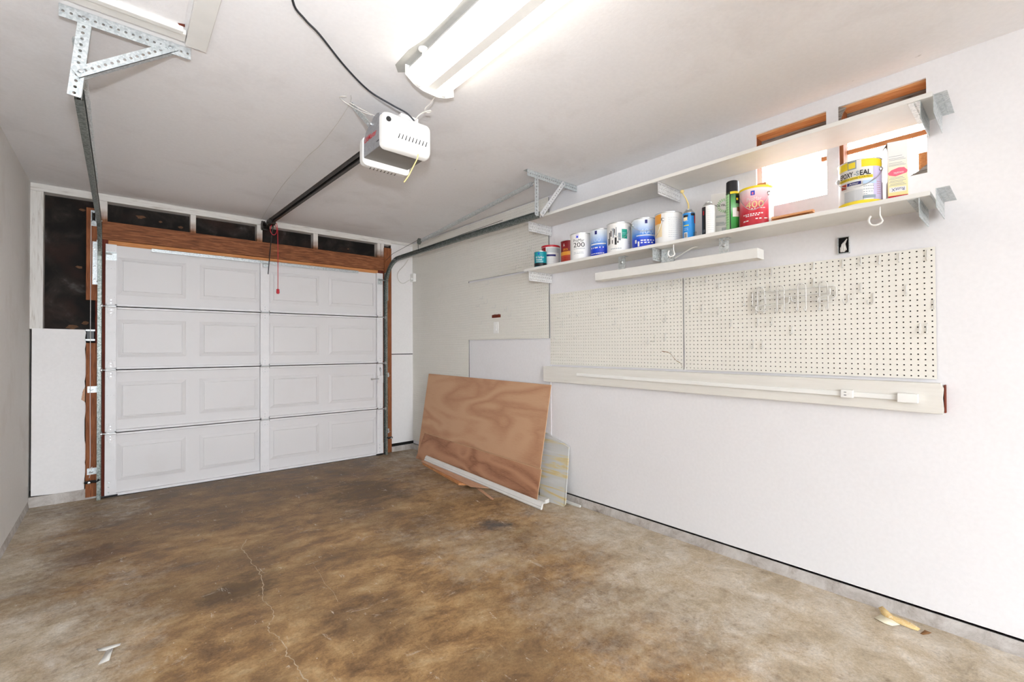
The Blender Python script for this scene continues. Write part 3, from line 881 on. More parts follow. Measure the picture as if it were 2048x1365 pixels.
def lens(y_in, y_out, name):
    """domed plastic cover with vent slots; y_in touches the housing"""
    s = 1 if y_out > y_in else -1
    dep = abs(y_out - y_in)
    b = MB(); x0, x1, z0, z1 = OX0 - (.002 if s < 0 else .006), OX1 + .010, OZ0 - (.016 if s < 0 else .036), OZ1 + (.018 if s < 0 else -.03)
    rings = [(0, 0), (0, .45), (.006, .75), (.018, .95), (.034, 1.0)]
    nseg = 6
    def rr(ins):
        w0, w1, h0, h1 = x0 + ins, x1 - ins, z0 + ins * 1.5, z1 - ins; cr = .026
        pts = []
        for cx, cz, a0 in ((w1 - cr, h1 - cr, 0), (w0 + cr, h1 - cr, 90), (w0 + cr, h0 + cr, 180), (w1 - cr, h0 + cr, 270)):
            for k in range(nseg):
                a = math.radians(a0 + 90 * k / (nseg - 1)); pts.append((cx + cr * math.cos(a), cz + cr * math.sin(a)))
        return pts
    n = 4 * nseg
    for ins, q in rings:
        for px, pz in rr(ins): b.v.append((px, y_in + s * dep * q, pz))
    for i in range(len(rings) - 1):
        for k in range(n):
            f = (i * n + k, i * n + (k + 1) % n, (i + 1) * n + (k + 1) % n, (i + 1) * n + k); b.f.append(f if s < 0 else f[::-1])
    b.f.append(tuple((len(rings) - 1) * n + k for k in range(n)))
    b.f.append(tuple(range(n)))
    o = b.build(name, 'white_plastic', op, True)
    q = MB()
    for k in range(9):
        xx = x0 + .075 + k * .0195
        yy = y_out + s * .0006; zz = z0 + .052
        q.slab([(xx - .004, yy, zz), (xx + .002, yy, zz), (xx + .010, yy, zz + .027), (xx + .006, yy, zz + .027)], (0, -s * .004, 0))
    build_each(q, 'vent_slot', 'black' if s < 0 else 'opener_grey', o)
    if s > 0:
        q = MB()
        for k in range(8):
            xx = x0 + .05 + k * .021; za = z0 - .0005
            q.slab([(xx, y_in + .014, za), (xx + .006, y_in + .014, za), (xx + .012, y_in + dep * .62, za), (xx + .006, y_in + dep * .62, za)], (0, 0, .003))
        build_each(q, 'vent_slot', 'opener_grey', o)
    if s < 0:
        q = MB(); q.lathe((x0 + .022, y_out - .0005, z1 - .048), [(.013, .004), (.013, -.001), (0, -.001)], 14, 'y'); q.build('screw_recess', 'black', o)
    return o
lens(OY0, OY0 - .062, 'light_cover')
lens(OY1, OY1 + .070, 'light_cover')
b = MB(); b.box(OX0 + .10, OX1 - .06, OY0 - .035, OY0 + .02, OZ1 + .012, OZ1 + .040); b.build('terminal_cover', 'white_plastic', op, bevel=.004)
# hanging straps
for x in (OX0 + .004, OX1 - .004):
    b = MB()
    top = Vector((x - .06 if x < -1.7 else x + .05, -2.80, H - .001)); bot = Vector((x, -2.925, OZ1 - .01))
    slotted(b, tuple(bot), tuple(top), (0, 1, 0), .03, pitch=.024, r=.0045)
    s_ = b.build('hanging_strap', 'galv', op)
    q = MB(); q.lathe((x - .004, -2.915, OZ1 + .0), [(.010, .004), (.009, -.006), (0, -.008)], 8, 'x'); q.build('bolt', 'chrome', s_)
# rail with trolley
t = thing('opener_rail', 'dark steel rail running from the opener to the door header', 'rail', (-1.712, -.02, 2.5))
b = MB()
A, B = Vector((-1.712, OY1 + .072, 2.434)), Vector((-1.712, -.03, 2.512))
b.bar(A, B, (1, 0, 0), .034, .006); b.bar(A + Vector((0, 0, -.022)), B + Vector((0, 0, -.022)), (0, 0, 1), .044, .005); b.bar(A + Vector((0, 0, -.044)), B + Vector((0, 0, -.044)), (1, 0, 0), .020, .006)
b.bar(A + Vector((-.014, 0, -.014)), B + Vector((-.014, 0, -.014)), (0, 0, 1), .030, .004)
b.bar(A + Vector((.014, 0, -.014)), B + Vector((.014, 0, -.014)), (0, 0, 1), .030, .004)
b.build('beam', 'rail', t)
b = MB(); b.box(-1.738, -1.686, -.03, -.005, 2.45, 2.54); b.box(-1.742, -1.738, -.09, -.005, 2.46, 2.52); b.box(-1.686, -1.682, -.09, -.005, 2.46, 2.52); b.build('header_bracket', 'rail', t)
b = MB(); b.box(-1.74, -1.684, -.36, -.24, 2.445, 2.50); b.cyl((-1.75, -.30, 2.465), (-1.674, -.30, 2.465), .010, 10); tr = b.build('trolley', 'rail', t, bevel=.003)
b = MB(); b.lathe((-1.752, -.27, 2.48), [(.012, .0), (.010, -.006), (0, -.007)], 8, 'x'); b.lathe((-1.676, -.27, 2.48), [(0, .007), (.010, .006), (.012, 0)], 8, 'x'); build_each(b, 'bolt', 'chrome', tr)
b = MB(); b.bar((-1.688, -.27, 2.45), (-1.700, -.17, 2.16), (1, 0, 0), .004, .022); b.bar((-1.694, -.21, 2.30), (-1.702, -.13, 1.985), (1, 0, 0), .004, .024); b.build('door_arm', 'black', t)
b = MB()
lp = [(-1.672, -.29, 2.47)]
for k in range(0, 15):
    a = math.pi * 0.5 - 2 * math.pi * k / 14
    lp.append((-1.690 + .030 * math.cos(a), -.29 - .006 * k / 14, 2.405 + .052 * math.sin(a)))
lp += [(-1.664, -.30, 2.47), (-1.655, -.30, 2.42), (-1.652, -.30, 2.2), (-1.652, -.30, 1.815)]
b.tube(lp, .0032, 6)
t = thing('release_cord', 'red emergency release cord with a looped top and red knob', 'cord', (-1.652, -.30, 1.80))
b.build('string', 'red', t)
b = MB(); b.lathe((-1.652, -.30, 1.80), [(0, -.028), (.012, -.024), (.016, -.008), (.012, .006), (.016, .014), (.008, .022), (0, .024)], 14); b.build('knob', 'red', t, True)
# cords around the opener
def cord(name, pts, r, mat, label, cat='cord', smooth_n=6, parent=None):
    P = [Vector(p) for p in pts]; out = []
    for i in range(len(P) - 1):
        p0, p1, p2, p3 = P[max(i - 1, 0)], P[i], P[i + 1], P[min(i + 2, len(P) - 1)]
        for k in range(smooth_n):
            t = k / smooth_n
            out.append(0.5 * ((2 * p1) + (-p0 + p2) * t + (2 * p0 - 5 * p1 + 4 * p2 - p3) * t * t + (-p0 + 3 * p1 - 3 * p2 + p3) * t ** 3))
    out.append(P[-1])
    b = MB(); b.tube(out, r, 7)
    if parent: return b.build(name, mat, parent, True)
    return tag(b.build(name, mat, None, True, loc=pts[0]), label, cat)
cord('power_cord', [(-2.42, -3.62, 2.545), (-2.354, -3.395, 2.53), (-2.288, -3.318, 2.532), (-2.215, -3.268, 2.53), (-2.056, -3.12, 2.535), (-1.90, -3.02, 2.525), (-1.78, -3.035, 2.487), (-1.71, -3.055, 2.462), (-1.665, -3.055, 2.435)], .0045, 'cord_black', 'black power cord', parent=op)
cord('signal_wire', [(-1.93, -2.87, 2.554), (-1.903, -2.79, 2.557), (-1.871, -2.491, 2.558), (-1.854, -2.158, 2.558), (-1.86, -1.95, 2.558), (-1.855, -1.733, 2.558), (-1.83, -1.077, 2.558), (-1.752, -.163, 2.558), (-1.75, -.05, 2.54)], .0018, 'cord_white', 'thin white wire stapled across the ceiling towards the door header', 'wire')
cord('signal_wire', [(-1.95, -2.86, 2.545), (-1.97, -2.82, 2.552), (-1.93, -2.79, 2.55), (-1.88, -2.85, 2.50), (-1.845, -2.93, 2.455)], .0022, 'cord_white', 'white wire looped from the ceiling hole to the silver opener housing', 'wire')
cord('signal_wire', [(-1.91, -2.80, 2.552), (-1.87, -2.83, 2.525), (-1.83, -2.90, 2.475), (-1.815, -2.95, 2.445)], .0022, 'cord_white', 'short white wire hugging the opener hanging strap', 'wire')
cord('lamp_cord', [(-1.66, -3.28, 2.49), (-1.655, -3.21, 2.475), (-1.655, -3.15, 2.465), (-1.635, -3.13, 2.462), (-1.62, -3.145, 2.462), (-1.632, -3.155, 2.462), (-1.652, -3.12, 2.458), (-1.665, -3.09, 2.445), (-1.66, -3.06, 2.435)], .003, 'cord_white', 'short white cord with a small loop from tube light to opener', 'cord')
cord('pull_cord', [(-1.665, -3.095, 2.245), (-1.675, -3.10, 2.215), (-1.700, -3.10, 2.165), (-1.722, -3.10, 2.12), (-1.749, -3.10, 2.078)], .003, 'yellow_cord', 'stiff yellowed wire dangling under the opener cover', 'wire')
t = thing('ceiling_hook', 'white ceiling knob with a small hook beside the tube light', 'hook', (-1.828, -3.43, H))
b = MB(); b.lathe((-1.828, -3.43, H), [(.022, 0), (.021, -.007), (.012, -.013), (0, -.014)], 18); b.build('base', 'white_plastic', t, True)
b = MB(); b.tube([(-1.828, -3.43, H - .012), (-1.828, -3.425, H - .03), (-1.824, -3.41, H - .046), (-1.826, -3.395, H - .040)], .0035, 7); b.build('hook', 'white_plastic', t, True)

# ================================================================== TUBE LIGHT
def m_tube():
    t = NT('lit_tube')
    t.b.inputs['Emission Color'].default_value = (1.0, 0.95, 0.82, 1)
    t.b.inputs['Emission Strength'].default_value = TUBE_STRENGTH
    t.base('#ffffff')
    return t.set(0.4)
M['lit_tube'] = m_tube()
LX0, LX1, LY1, LY0 = -1.825, -1.585, -3.285, -4.53
t = thing('tube_light', 'white two-tube fluorescent ceiling light, switched on', 'light', ((LX0 + LX1) / 2, (LY0 + LY1) / 2, H))
lxm = (LX0 + LX1) / 2
b = MB()
b.slab([(LX0 + .01, LY1, H - .001), (LX0, LY1, H - .022), (LX0 + .045, LY1, H - .034), (lxm - .035, LY1, H - .040), (lxm - .022, LY1, H - .074), (lxm + .022, LY1, H - .074), (lxm + .035, LY1, H - .040), (LX1 - .045, LY1, H - .034), (LX1, LY1, H - .022), (LX1 - .01, LY1, H - .001)], (0, LY0 - LY1, 0))
b.build('housing', 'shelf', t)
for yy, s in ((LY1, 1), (LY0, -1)):
    b = MB()
    b.slab([(LX0 - .012, yy, H - .002), (LX0 - .012, yy, H - .050), (LX0 + .03, yy, H - .078), (lxm - .04, yy, H - .094), (lxm + .04, yy, H - .096), (LX1 - .03, yy, H - .084), (LX1 + .014, yy, H - .062), (LX1 + .014, yy, H - .002)], (0, s * .004, 0))
    e = b.build('end_plate', 'white_plastic', t)
    for xx in (lxm - .068, lxm + .068):
        q = MB(); q.lathe((xx, yy, H - .064), [(.024, 0), (.024, -s * .014), (.010, -s * .018)], 16, 'y'); q.box(xx - .020, xx + .020, yy, yy - s * .012, H - .064, H - .002)
        q.build('lamp_holder', 'white_plastic', e)
for xx in (lxm - .068, lxm + .068):
    b = MB(); b.lathe((xx, LY0, H - .064), [(.012, .012), (.019, .02), (.019, LY1 - LY0 - .02), (.012, LY1 - LY0 - .012)], 20, 'y')
    b.build('tube', 'lit_tube', t, True)

# attic hatch
t = thing('attic_hatch', 'white painted attic hatch cover with board trim', 'hatch', (-2.9, -3.4, H))
b = MB(); b.box(-3.25, -2.640, -3.9, -2.925, H - .006, H); b.build('panel', 'ceiling', t)
b = MB(); b.box(-3.30, -2.628, -2.895, -2.835, H - .020, H); b.build('trim_board', 'trim_white', t, bevel=.002)
b = MB(); b.box(-2.625, -2.550, -3.95, -2.815, H - .022, H); b.build('trim_board', 'trim_white', t, bevel=.002)
b = MB(); b.box(-3.28, -2.640, -2.925, -2.897, H - .028, H); b.build('stop_strip', 'trim_white', t, bevel=.002)
b = MB(); b.slab([(-2.655, -2.9255, H - .007), (-2.635, -2.9255, H - .007), (-2.637, -2.945, H - .007), (-2.66, -2.935, H - .007)], (0, 0, -.0008)); b.build('rust_stain', 'red_wood', t)

# ================================================================== PEGBOARDS
PB = .0254
def pegboard(y0, z0, nu, nv, label, xf=-.012):
    t = thing('pegboard', label, 'pegboard', (0, y0 - nu * PB / 2, z0))
    b = MB()
    b.holes((xf, y0, z0), (0, -1, 0), (0, 0, 1), nu, nv, PB, PB, .0035, .0045)
    y1, z1 = y0 - nu * PB, z0 + nv * PB
    for q in ([(xf, y0, z0), (xf, y1, z0)], [(xf, y1, z0), (xf, y1, z1)], [(xf, y1, z1), (xf, y0, z1)], [(xf, y0, z1), (xf, y0, z0)]):
        a, c = Vector(q[0]), Vector(q[1]); e = Vector((.0045, 0, 0)); b.add([a, a + e, c + e, c], [(0, 1, 2, 3)])
    b.build('sheet', 'peg', t)
    b = MB(); b.box(-.0018, -.0006, y1 + .002, y0 - .002, z0 + .001, z1 - .001); b.build('hole_shade', 'dark_gap', t)  # near-black sheet that paints the shade seen through the holes
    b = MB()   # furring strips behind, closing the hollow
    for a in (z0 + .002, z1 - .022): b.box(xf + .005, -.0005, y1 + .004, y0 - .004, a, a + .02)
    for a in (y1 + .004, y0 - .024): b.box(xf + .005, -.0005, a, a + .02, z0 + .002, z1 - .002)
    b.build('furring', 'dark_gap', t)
    return t
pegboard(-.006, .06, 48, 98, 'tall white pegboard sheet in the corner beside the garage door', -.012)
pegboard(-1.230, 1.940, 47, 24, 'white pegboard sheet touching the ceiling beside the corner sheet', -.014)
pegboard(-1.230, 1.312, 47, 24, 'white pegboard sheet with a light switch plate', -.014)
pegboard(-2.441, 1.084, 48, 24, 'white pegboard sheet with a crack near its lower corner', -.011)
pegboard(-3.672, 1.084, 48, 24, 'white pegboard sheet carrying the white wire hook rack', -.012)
# the switch plate and the cut-out in the third sheet
t = thing('switch_plate', 'white blank switch plate on the pegboard under the brown cut-out', 'switch', (-.014, -1.70, 1.43))
b = MB(); b.box(-.021, -.0145, -1.738, -1.664, 1.372, 1.486); b.build('plate', 'white_plastic', t, bevel=.003)
b = MB(); b.box(-.024, -.021, -1.712, -1.690, 1.40, 1.458); b.build('rocker', 'white_plastic', t, bevel=.001)
b = MB(); b.box(-.0175, -.0143, -1.770, -1.636, 1.528, 1.556)
for k in range(8): b.box(-.0175, -.0143, -1.764 + k * .016, -1.756 + k * .016, 1.556, 1.556 + random.uniform(.002, .009))
tag(b.build('exposed_cutout', 'red_wood', loc=(-.015, -1.70, 1.54)), 'brown bare patch torn in the pegboard above the switch plate', 'patch')
# small damage on the sheet next to the corner of the ledger
b = MB()
ck = [(-3.505, 1.205), (-3.55, 1.20), (-3.575, 1.185), (-3.59, 1.165), (-3.615, 1.14), (-3.64, 1.128), (-3.655, 1.10)]
for i, (y, z) in enumerate(ck):
    b.v += [(-.0118, y, z - .0022), (-.0118, y, z + .0016)]
    if i: b.f.append((2 * i - 2, 2 * i - 1, 2 * i + 1, 2 * i))
tag(b.build('board_crack', 'tape_brown', loc=(-.0118, -3.58, 1.15)), 'jagged brown crack in the pegboard by the panel joint', 'crack')

# ------------------------------------------------------------------ peg hooks
def peg_hook(y, z, h, label, group, style=0, xf=-.012):
    b = MB()
    hh = max(h, .018)
    if style == 0:      # plain J
        pts = [(xf + .002, y, z), (xf - .004, y, z), (xf - .006, y, z - .004), (xf - .006, y, z - hh + .008), (xf - .009, y, z - hh + .002), (xf - .016, y, z - hh), (xf - .023, y, z - hh + .003), (xf - .027, y, z - hh + .012)]
    elif style == 1:    # longer prong with an upturned tip
        pts = [(xf + .002, y, z), (xf - .004, y, z), (xf - .006, y, z - .004), (xf - .006, y, z - hh + .003), (xf - .009, y, z - hh), (xf - .038, y + .002, z - hh), (xf - .044, y + .003, z - hh + .007)]
    else:               # wide J turned along the board
        pts = [(xf + .002, y, z), (xf - .004, y, z), (xf - .005, y, z - .004), (xf - .005, y, z - hh + .012)]
        for k in range(1, 8):
            a = math.pi * k / 7
            pts.append((xf - .005 - .004 * k / 7, y + .011 - .011 * math.cos(a), z - hh + .012 - .012 * math.sin(a)))
        pts.append((xf - .010, y + .022, z - hh + .022))
    b.tube(pts, .0021, 6)
    return tag(b.build('peg_hook', 'white_paint_wire', None, True, loc=(xf, y, z)), label, 'hook', group)
HP3 = [(-2.606, 1.688, 0.044), (-2.659, 1.677, 0.027), (-2.712, 1.689, 0.045), (-2.547, 1.652, 0.017), (-2.893, 1.661, 0.024), (-2.973, 1.534, 0.053), (-2.562, 1.535, 0.052), (-2.68, 1.511, 0.023), (-2.758, 1.506, 0.019), (-2.592, 1.458, 0.055), (-2.504, 1.324, 0.02), (-2.727, 1.32, 0.019), (-3.126, 1.449, 0.046), (-3.172, 1.401, 0.043), (-3.406, 1.687, 0.051), (-3.485, 1.688, 0.052), (-3.593, 1.69, 0.047), (-3.643, 1.688, 0.022), (-3.22, 1.687, 0.043), (-3.539, 1.579, 0.042), (-3.382, 1.485, 0.058), (-3.537, 1.457, 0.049), (-3.535, 1.326, 0.049), (-3.402, 1.29, 0.036), (-3.455, 1.314, 0.043)]
HP4 = [(-3.719, 1.686, 0.042), (-3.822, 1.685, 0.041), (-3.903, 1.628, 0.034), (-4.057, 1.686, 0.039), (-4.13, 1.686, 0.042), (-4.207, 1.686, 0.043), (-4.414, 1.688, 0.045), (-3.717, 1.505, 0.045), (-3.795, 1.506, 0.042), (-3.9, 1.479, 0.042), (-3.975, 1.399, 0.04), (-4.056, 1.53, 0.051), (-4.128, 1.4, 0.046), (-4.204, 1.4, 0.043), (-4.305, 1.347, 0.043), (-4.101, 1.27, 0.046), (-4.152, 1.269, 0.045), (-4.542, 1.683, 0.043), (-4.617, 1.684, 0.042), (-4.691, 1.682, 0.044), (-4.766, 1.682, 0.045), (-4.865, 1.68, 0.048), (-4.616, 1.554, 0.047), (-4.564, 1.502, 0.044), (-4.665, 1.499, 0.055), (-4.79, 1.526, 0.051), (-4.886, 1.447, 0.041), (-4.836, 1.342, 0.049), (-4.86, 1.341, 0.049)]
HP2 = [(-1.486, 1.762, 0.029), (-1.561, 1.723, 0.045), (-1.69, 1.648, 0.024), (-1.424, 1.675, 0.018), (-1.879, 1.627, 0.039), (-1.933, 1.573, 0.042), (-1.47, 1.502, 0.029), (-2.213, 2.138, 0.022), (-2.003, 2.002, 0.038), (-1.795, 1.972, 0.032), (-1.58, 1.901, 0.033)]
def zone(y, z, panel):
    if panel == 3:
        if z > 1.66: return ('the top rows of the cracked pegboard, under the strip housing', 'top hooks under the strip housing') if y < -3.1 else ('the top rows of the cracked pegboard, clear of the strip housing', 'top hooks clear of the strip housing')
        if y > -2.8: return ('the cracked pegboard near its plywood-side edge', 'hooks near the plywood-side edge')
        if y > -3.3: return ('the middle of the cracked pegboard, around the wire staple', 'hooks around the wire staple')
        return ('the cracked pegboard just above its crack', 'hooks above the pegboard crack')
    if z > 1.66:
        if y > -4.25: return ('the top rows of the wire-rack pegboard, under the strip housing', 'wire-rack sheet hooks under the strip housing')
        if y > -4.5: return ('the pegboard directly above the wire rack', None)
        return ('the top rows of the pegboard below the junction box', 'top hooks below the junction box')
    if y > -4.06: return ('the pegboard between the sheet joint and the wire rack', 'hooks between sheet joint and wire rack')
    if y > -4.4: return ('the pegboard right below the wire rack', 'hooks below the wire rack')
    return ('the pegboard near its free end past the wire rack', 'hooks near the free end of the pegboard')
for i, (y, z, h) in enumerate(HP3):
    w_, g_ = zone(y, z, 3)
    peg_hook(y, z, h, 'small white hook in ' + w_, g_, 1 if i % 3 == 0 else 0, -.011)
for y, z, h in HP4:
    if (round(y, 3), round(z, 3)) in ((-4.564, 1.502), (-4.665, 1.499)):
        peg_hook(y, z, h, 'wide white J-hook turned sideways beside the wire hook rack', 'sideways hooks beside the wire rack', 2)
    else:
        w_, g_ = zone(y, z, 4)
        peg_hook(y, z, h, 'small white hook in ' + w_, g_)
for y, z, h in HP2:
    if z > 1.94: peg_hook(y, z, h, 'tiny white hook on the pegboard sheet touching the ceiling', 'hooks of the ceiling-height pegboard', 1, -.014)
    else: peg_hook(y, z, h, 'tiny white hook on the pegboard with the switch plate', 'hooks around the switch plate', 1, -.014)
b = MB(); b.tube([(-.011, -3.085, 1.522), (-.018, -3.085, 1.524), (-.018, -3.14, 1.522), (-.011, -3.14, 1.522)], .002, 6); b.tube([(-.011, -3.085, 1.505), (-.018, -3.085, 1.505), (-.018, -3.14, 1.503), (-.011, -3.14, 1.503)], .002, 6)
tag(b.build('wire_staple', 'white_paint_wire', None, True, loc=(-.011, -3.11, 1.51)), 'white double wire staple on the cracked pegboard sheet', 'hook')

# wire hook rack
t = thing('wire_rack', 'white wire hook rack hung on the pegboard', 'rack', (-.02, -4.31, 1.43))
WR = .0032
def wire(pts, name='wire', r=WR, parent=None):
    P = [Vector(p) for p in pts]
    b = MB(); b.tube(P, r, 7); return b.build(name, 'white_paint_wire', parent or t, True)
X0 = -.024
wire([(X0, -4.103, 1.548), (X0, -4.19, 1.549), (X0, -4.20, 1.556), (X0, -4.21, 1.549), (X0, -4.40, 1.552), (X0, -4.412, 1.561), (X0, -4.424, 1.552), (X0, -4.50, 1.553), (X0, -4.512, 1.545), (X0, -4.514, 1.50), (X0, -4.500, 1.484), (X0, -4.478, 1.482), (X0, -4.315, 1.484), (X0, -4.307, 1.492), (X0, -4.305, 1.512)], 'top_rail')
wire([(X0, -4.103, 1.548), (X0, -4.103, 1.478), (X0, -4.108, 1.470), (X0, -4.285, 1.476), (X0, -4.294, 1.482), (X0, -4.296, 1.512)], 'lower_rail')
wire([(X0 - .001, -4.100, 1.508), (X0 - .001, -4.30, 1.514), (X0 - .001, -4.514, 1.520)], 'middle_rail')
for a, c in ((-4.133, -4.170), (-4.236, -4.272), (-4.339, -4.378), (-4.441, -4.478)):
    X = X0 - .006; mid = (a + c) / 2; rr_ = abs(a - c) / 2
    pts = [(X - .030, a, 1.444), (X - .026, a, 1.433), (X - .014, a, 1.428), (X - .003, a, 1.434), (X, a, 1.446), (X, a, 1.560)]
    for k in range(1, 8):
        an = math.pi * k / 8; pts.append((X - .012 * math.sin(an), mid + rr_ * math.cos(an), 1.560 + .020 * math.sin(an)))
    pts += [(X, c, 1.560), (X, c, 1.446), (X - .003, c, 1.434), (X - .014, c, 1.428), (X - .026, c, 1.433), (X - .030, c, 1.444)]
    wire(pts, 'double_hook')
for y0_, z0_ in ((-4.135, 1.50), (-4.445, 1.525)):
    X = X0 - .016
    pts = [(X, y0_ - .045, z0_ + .012), (X, y0_ - .045, z0_ - .018), (X, y0_ - .035, z0_ - .024), (X, y0_ - .006, z0_ - .026)]
    for k in range(0, 7):
        an = math.pi / 2 + math.pi * k / 6; pts.append((X, y0_ - .006 - .016 * math.cos(an), z0_ - .042 + .016 * math.sin(an)))
    pts += [(X, y0_ - .04, z0_ - .058), (X, y0_ - .058, z0_ - .057)]
    wire(pts, 's_hook', .0036)
for y_ in (-4.2, -4.412):
    wire([(-.0125, y_, 1.600), (-.018, y_, 1.598), (-.020, y_, 1.56), (X0, y_, 1.552)], 'hanger')

# ================================================================== LEDGER AND POWER STRIP
b = MB()
prof = [(-2.382, .938), (-2.45, .936), (-2.60, .939), (-2.9, .937), (-3.4, .936), (-3.9, .933), (-4.5, .931), (-4.912, .928), (-4.917, .95), (-4.912, 1.0), (-4.917, 1.045), (-4.906, 1.067), (-3.6, 1.069), (-2.376, 1.068)]
b.slab([(-.04, y, z) for y, z in prof], (.04, 0, 0))
def m_ledger():
    tt = NT('ledger_paint')
    f = tt.noise(tt.coord((14, 1, 16)), 3, 6, 0.65, 0.5)
    tt.base(tt.ramp(f, [(0.22, '#a89a8c'), (0.32, '#dedad3'), (0.8, '#e6e3dd')]))
    tt.bump(f, 0.4, 0.002)
    return tt.set(0.7)
M['ledger'] = m_ledger()
led = thing('ledger_board', 'long white painted ledger board under the pegboards', 'board', (0, -3.65, .928))
b.build('board', 'ledger', led, bevel=.002)
b = MB(); b.box(-.0395, -.001, -4.921, -4.9165, .935, 1.06); b.build('split_end', 'red_wood', led)
t = thing('power_strip', 'white metal plug-in power strip screwed along the ledger board', 'power strip', (-.04, -3.8, 1.0))
b = MB(); b.slab([(-.041, -2.769, 1.002), (-.041, -4.79, .980), (-.041, -4.79, 1.004), (-.041, -2.769, 1.024)], (-.012, 0, 0)); ch = b.build('channel', 'white_plastic', t, bevel=.002)
b = MB(); b.slab([(-.053, -2.769, 1.0165), (-.053, -4.79, .9965), (-.053, -4.79, .9985), (-.053, -2.769, 1.0185)], (-.002, 0, 0)); b.build('ridge', 'white_plastic', ch)
b = MB(); b.box(-.064, -.041, -4.587, -4.535, .976, 1.016); ob = b.build('outlet', 'white_plastic', t, bevel=.003)
b = MB()
for z in (.990, 1.004): b.box(-.0648, -.0635, -4.560, -4.550, z - .0014, z + .0014)
b.lathe((-.0648, -4.570, .997), [(.003, 0), (.003, .001), (0, .0011)], 8, 'x'); b.build('socket', 'black', ob)
b = MB(); b.box(-.066, -.041, -4.832, -4.757, .972, 1.014); b.build('end_box', 'white_plastic', t, bevel=.003)

# open junction box above the pegboard
t = thing('junction_box', 'open metal junction box stuffed with wires in the wall', 'electrical box', (-.001, -4.545, 1.76))
b = MB()
y0_, y1_, z0_, z1_ = -4.570, -4.520, 1.716, 1.803
for a in ((y0_, y0_ + .003, z0_, z1_), (y1_ - .003, y1_, z0_, z1_), (y0_, y1_, z0_, z0_ + .003), (y0_, y1_, z1_ - .003, z1_)): b.box(-.012, .0, *a[:2], *a[2:])
b.build('rim', 'galv', t)
b = MB(); b.box(-.002, -.0005, y0_ + .003, y1_ - .003, z0_ + .003, z1_ - .003); b.build('back', 'dark_gap', t)
for k in range(5):
    pts = [(-.004, y0_ + .012 + .005 * k, z1_ - .012 - .006 * k), (-.008, y0_ + .02 + .003 * k, 1.765), (-.009, y0_ + .014 + .006 * k, 1.735), (-.006, y0_ + .022 + .004 * k, 1.726), (-.006, y0_ + .03 + .002 * k, 1.75)]
    b = MB(); b.tube(pts, .0025, 6); b.build('conductor', 'white_plastic' if k % 2 else 'cord_white', t, True)

# wall switch box in the corner with looped cable
t = thing('corner_outlet', 'small white surface outlet box in the corner above the plywood', 'outlet', (-.013, -.052, 2.11))
b = MB(); b.box(-.052, -.0125, -.10, -.025, 2.065, 2.165); b.build('box', 'white_plastic', t, bevel=.003)
b = MB(); b.box(-.062, -.052, -.075, -.05, 2.085, 2.11); b.build('plug', 'white_plastic', t, bevel=.002)
cord('looped_cord', [(-.10, -.06, 2.34), (-.15, -.05, 2.26), (-.22, -.04, 2.18), (-.235, -.035, 2.12), (-.21, -.035, 2.06), (-.16, -.04, 2.035), (-.10, -.05, 2.07), (-.06, -.06, 2.095)], .004, 'cord_white', 'greyish cord looping into the corner outlet box', 'cord')

# ================================================================== SHELVES
SX = -.290
ZL0, ZL1 = 1.866, 1.887
ZU0, ZU1 = 2.277, 2.298
b = MB(); b.box(SX, -.015, -4.906, -2.407, ZL0, ZL1)
tag(b.build('wall_shelf', 'shelf', None, bevel=.002, loc=(-.15, -3.65, ZL0)), 'long white shelf board holding the paint cans', 'shelf')
b = MB(); b.box(SX, -.015, -4.918, -2.41, ZU0, ZU1)
tag(b.build('wall_shelf', 'shelf', None, bevel=.002, loc=(-.15, -3.65, ZU0)), 'long empty white shelf board just under the ceiling', 'shelf')
def shelf_bracket(y, ztop, label, flange=1, x0=-.288, mat='galv_white', h=.080):
    t = thing('shelf_bracket', label, 'bracket', (-.001, y, ztop - h))
    b = MB()
    b.holes((x0, y, ztop - h), (1, 0, 0), (0, 0, 1), 22, 3, (-.014 - x0) / 22, h / 3, .0038, .0022, True, lambda i, j: (i % 4 == 3 if j != 1 else i % 2 == 0))
    b.build('web', mat, t)
    b = MB()
    if flange > 0: b.holes((x0, y + .040, ztop - .0005), (0, -1, 0), (1, 0, 0), 1, 18, .040, (-.014 - x0) / 18, .0035, .0022, True)
    else: b.holes((x0, y, ztop - .0005), (0, -1, 0), (1, 0, 0), 1, 18, .040, (-.014 - x0) / 18, .0035, .0022, True)
    b.build('flange', mat, t)
    return t
shelf_bracket(-2.466, ZU0, 'perforated white bracket under the near-door end of the upper shelf')
shelf_bracket(-3.652, ZU0, 'perforated white bracket halfway along the upper shelf')
shelf_bracket(-4.880, ZU0, 'perforated bracket under the upper shelf at the vent openings', 1, mat='galv')
shelf_bracket(-4.922, ZU0 + .008, 'spare perforated angle fixed just past the upper shelf end', -1, mat='galv')
shelf_bracket(-2.466, ZL0, 'perforated white bracket under the near-door end of the paint shelf')
shelf_bracket(-3.610, ZL0, 'perforated grey bracket halfway along the paint shelf', mat='galv')
shelf_bracket(-4.872, ZL0, 'perforated bracket under the paint shelf end past the screw hook', 1, mat='galv')
shelf_bracket(-4.925, ZL0 + .026, 'spare perforated angle fixed just past the paint shelf end', -1, mat='galv')

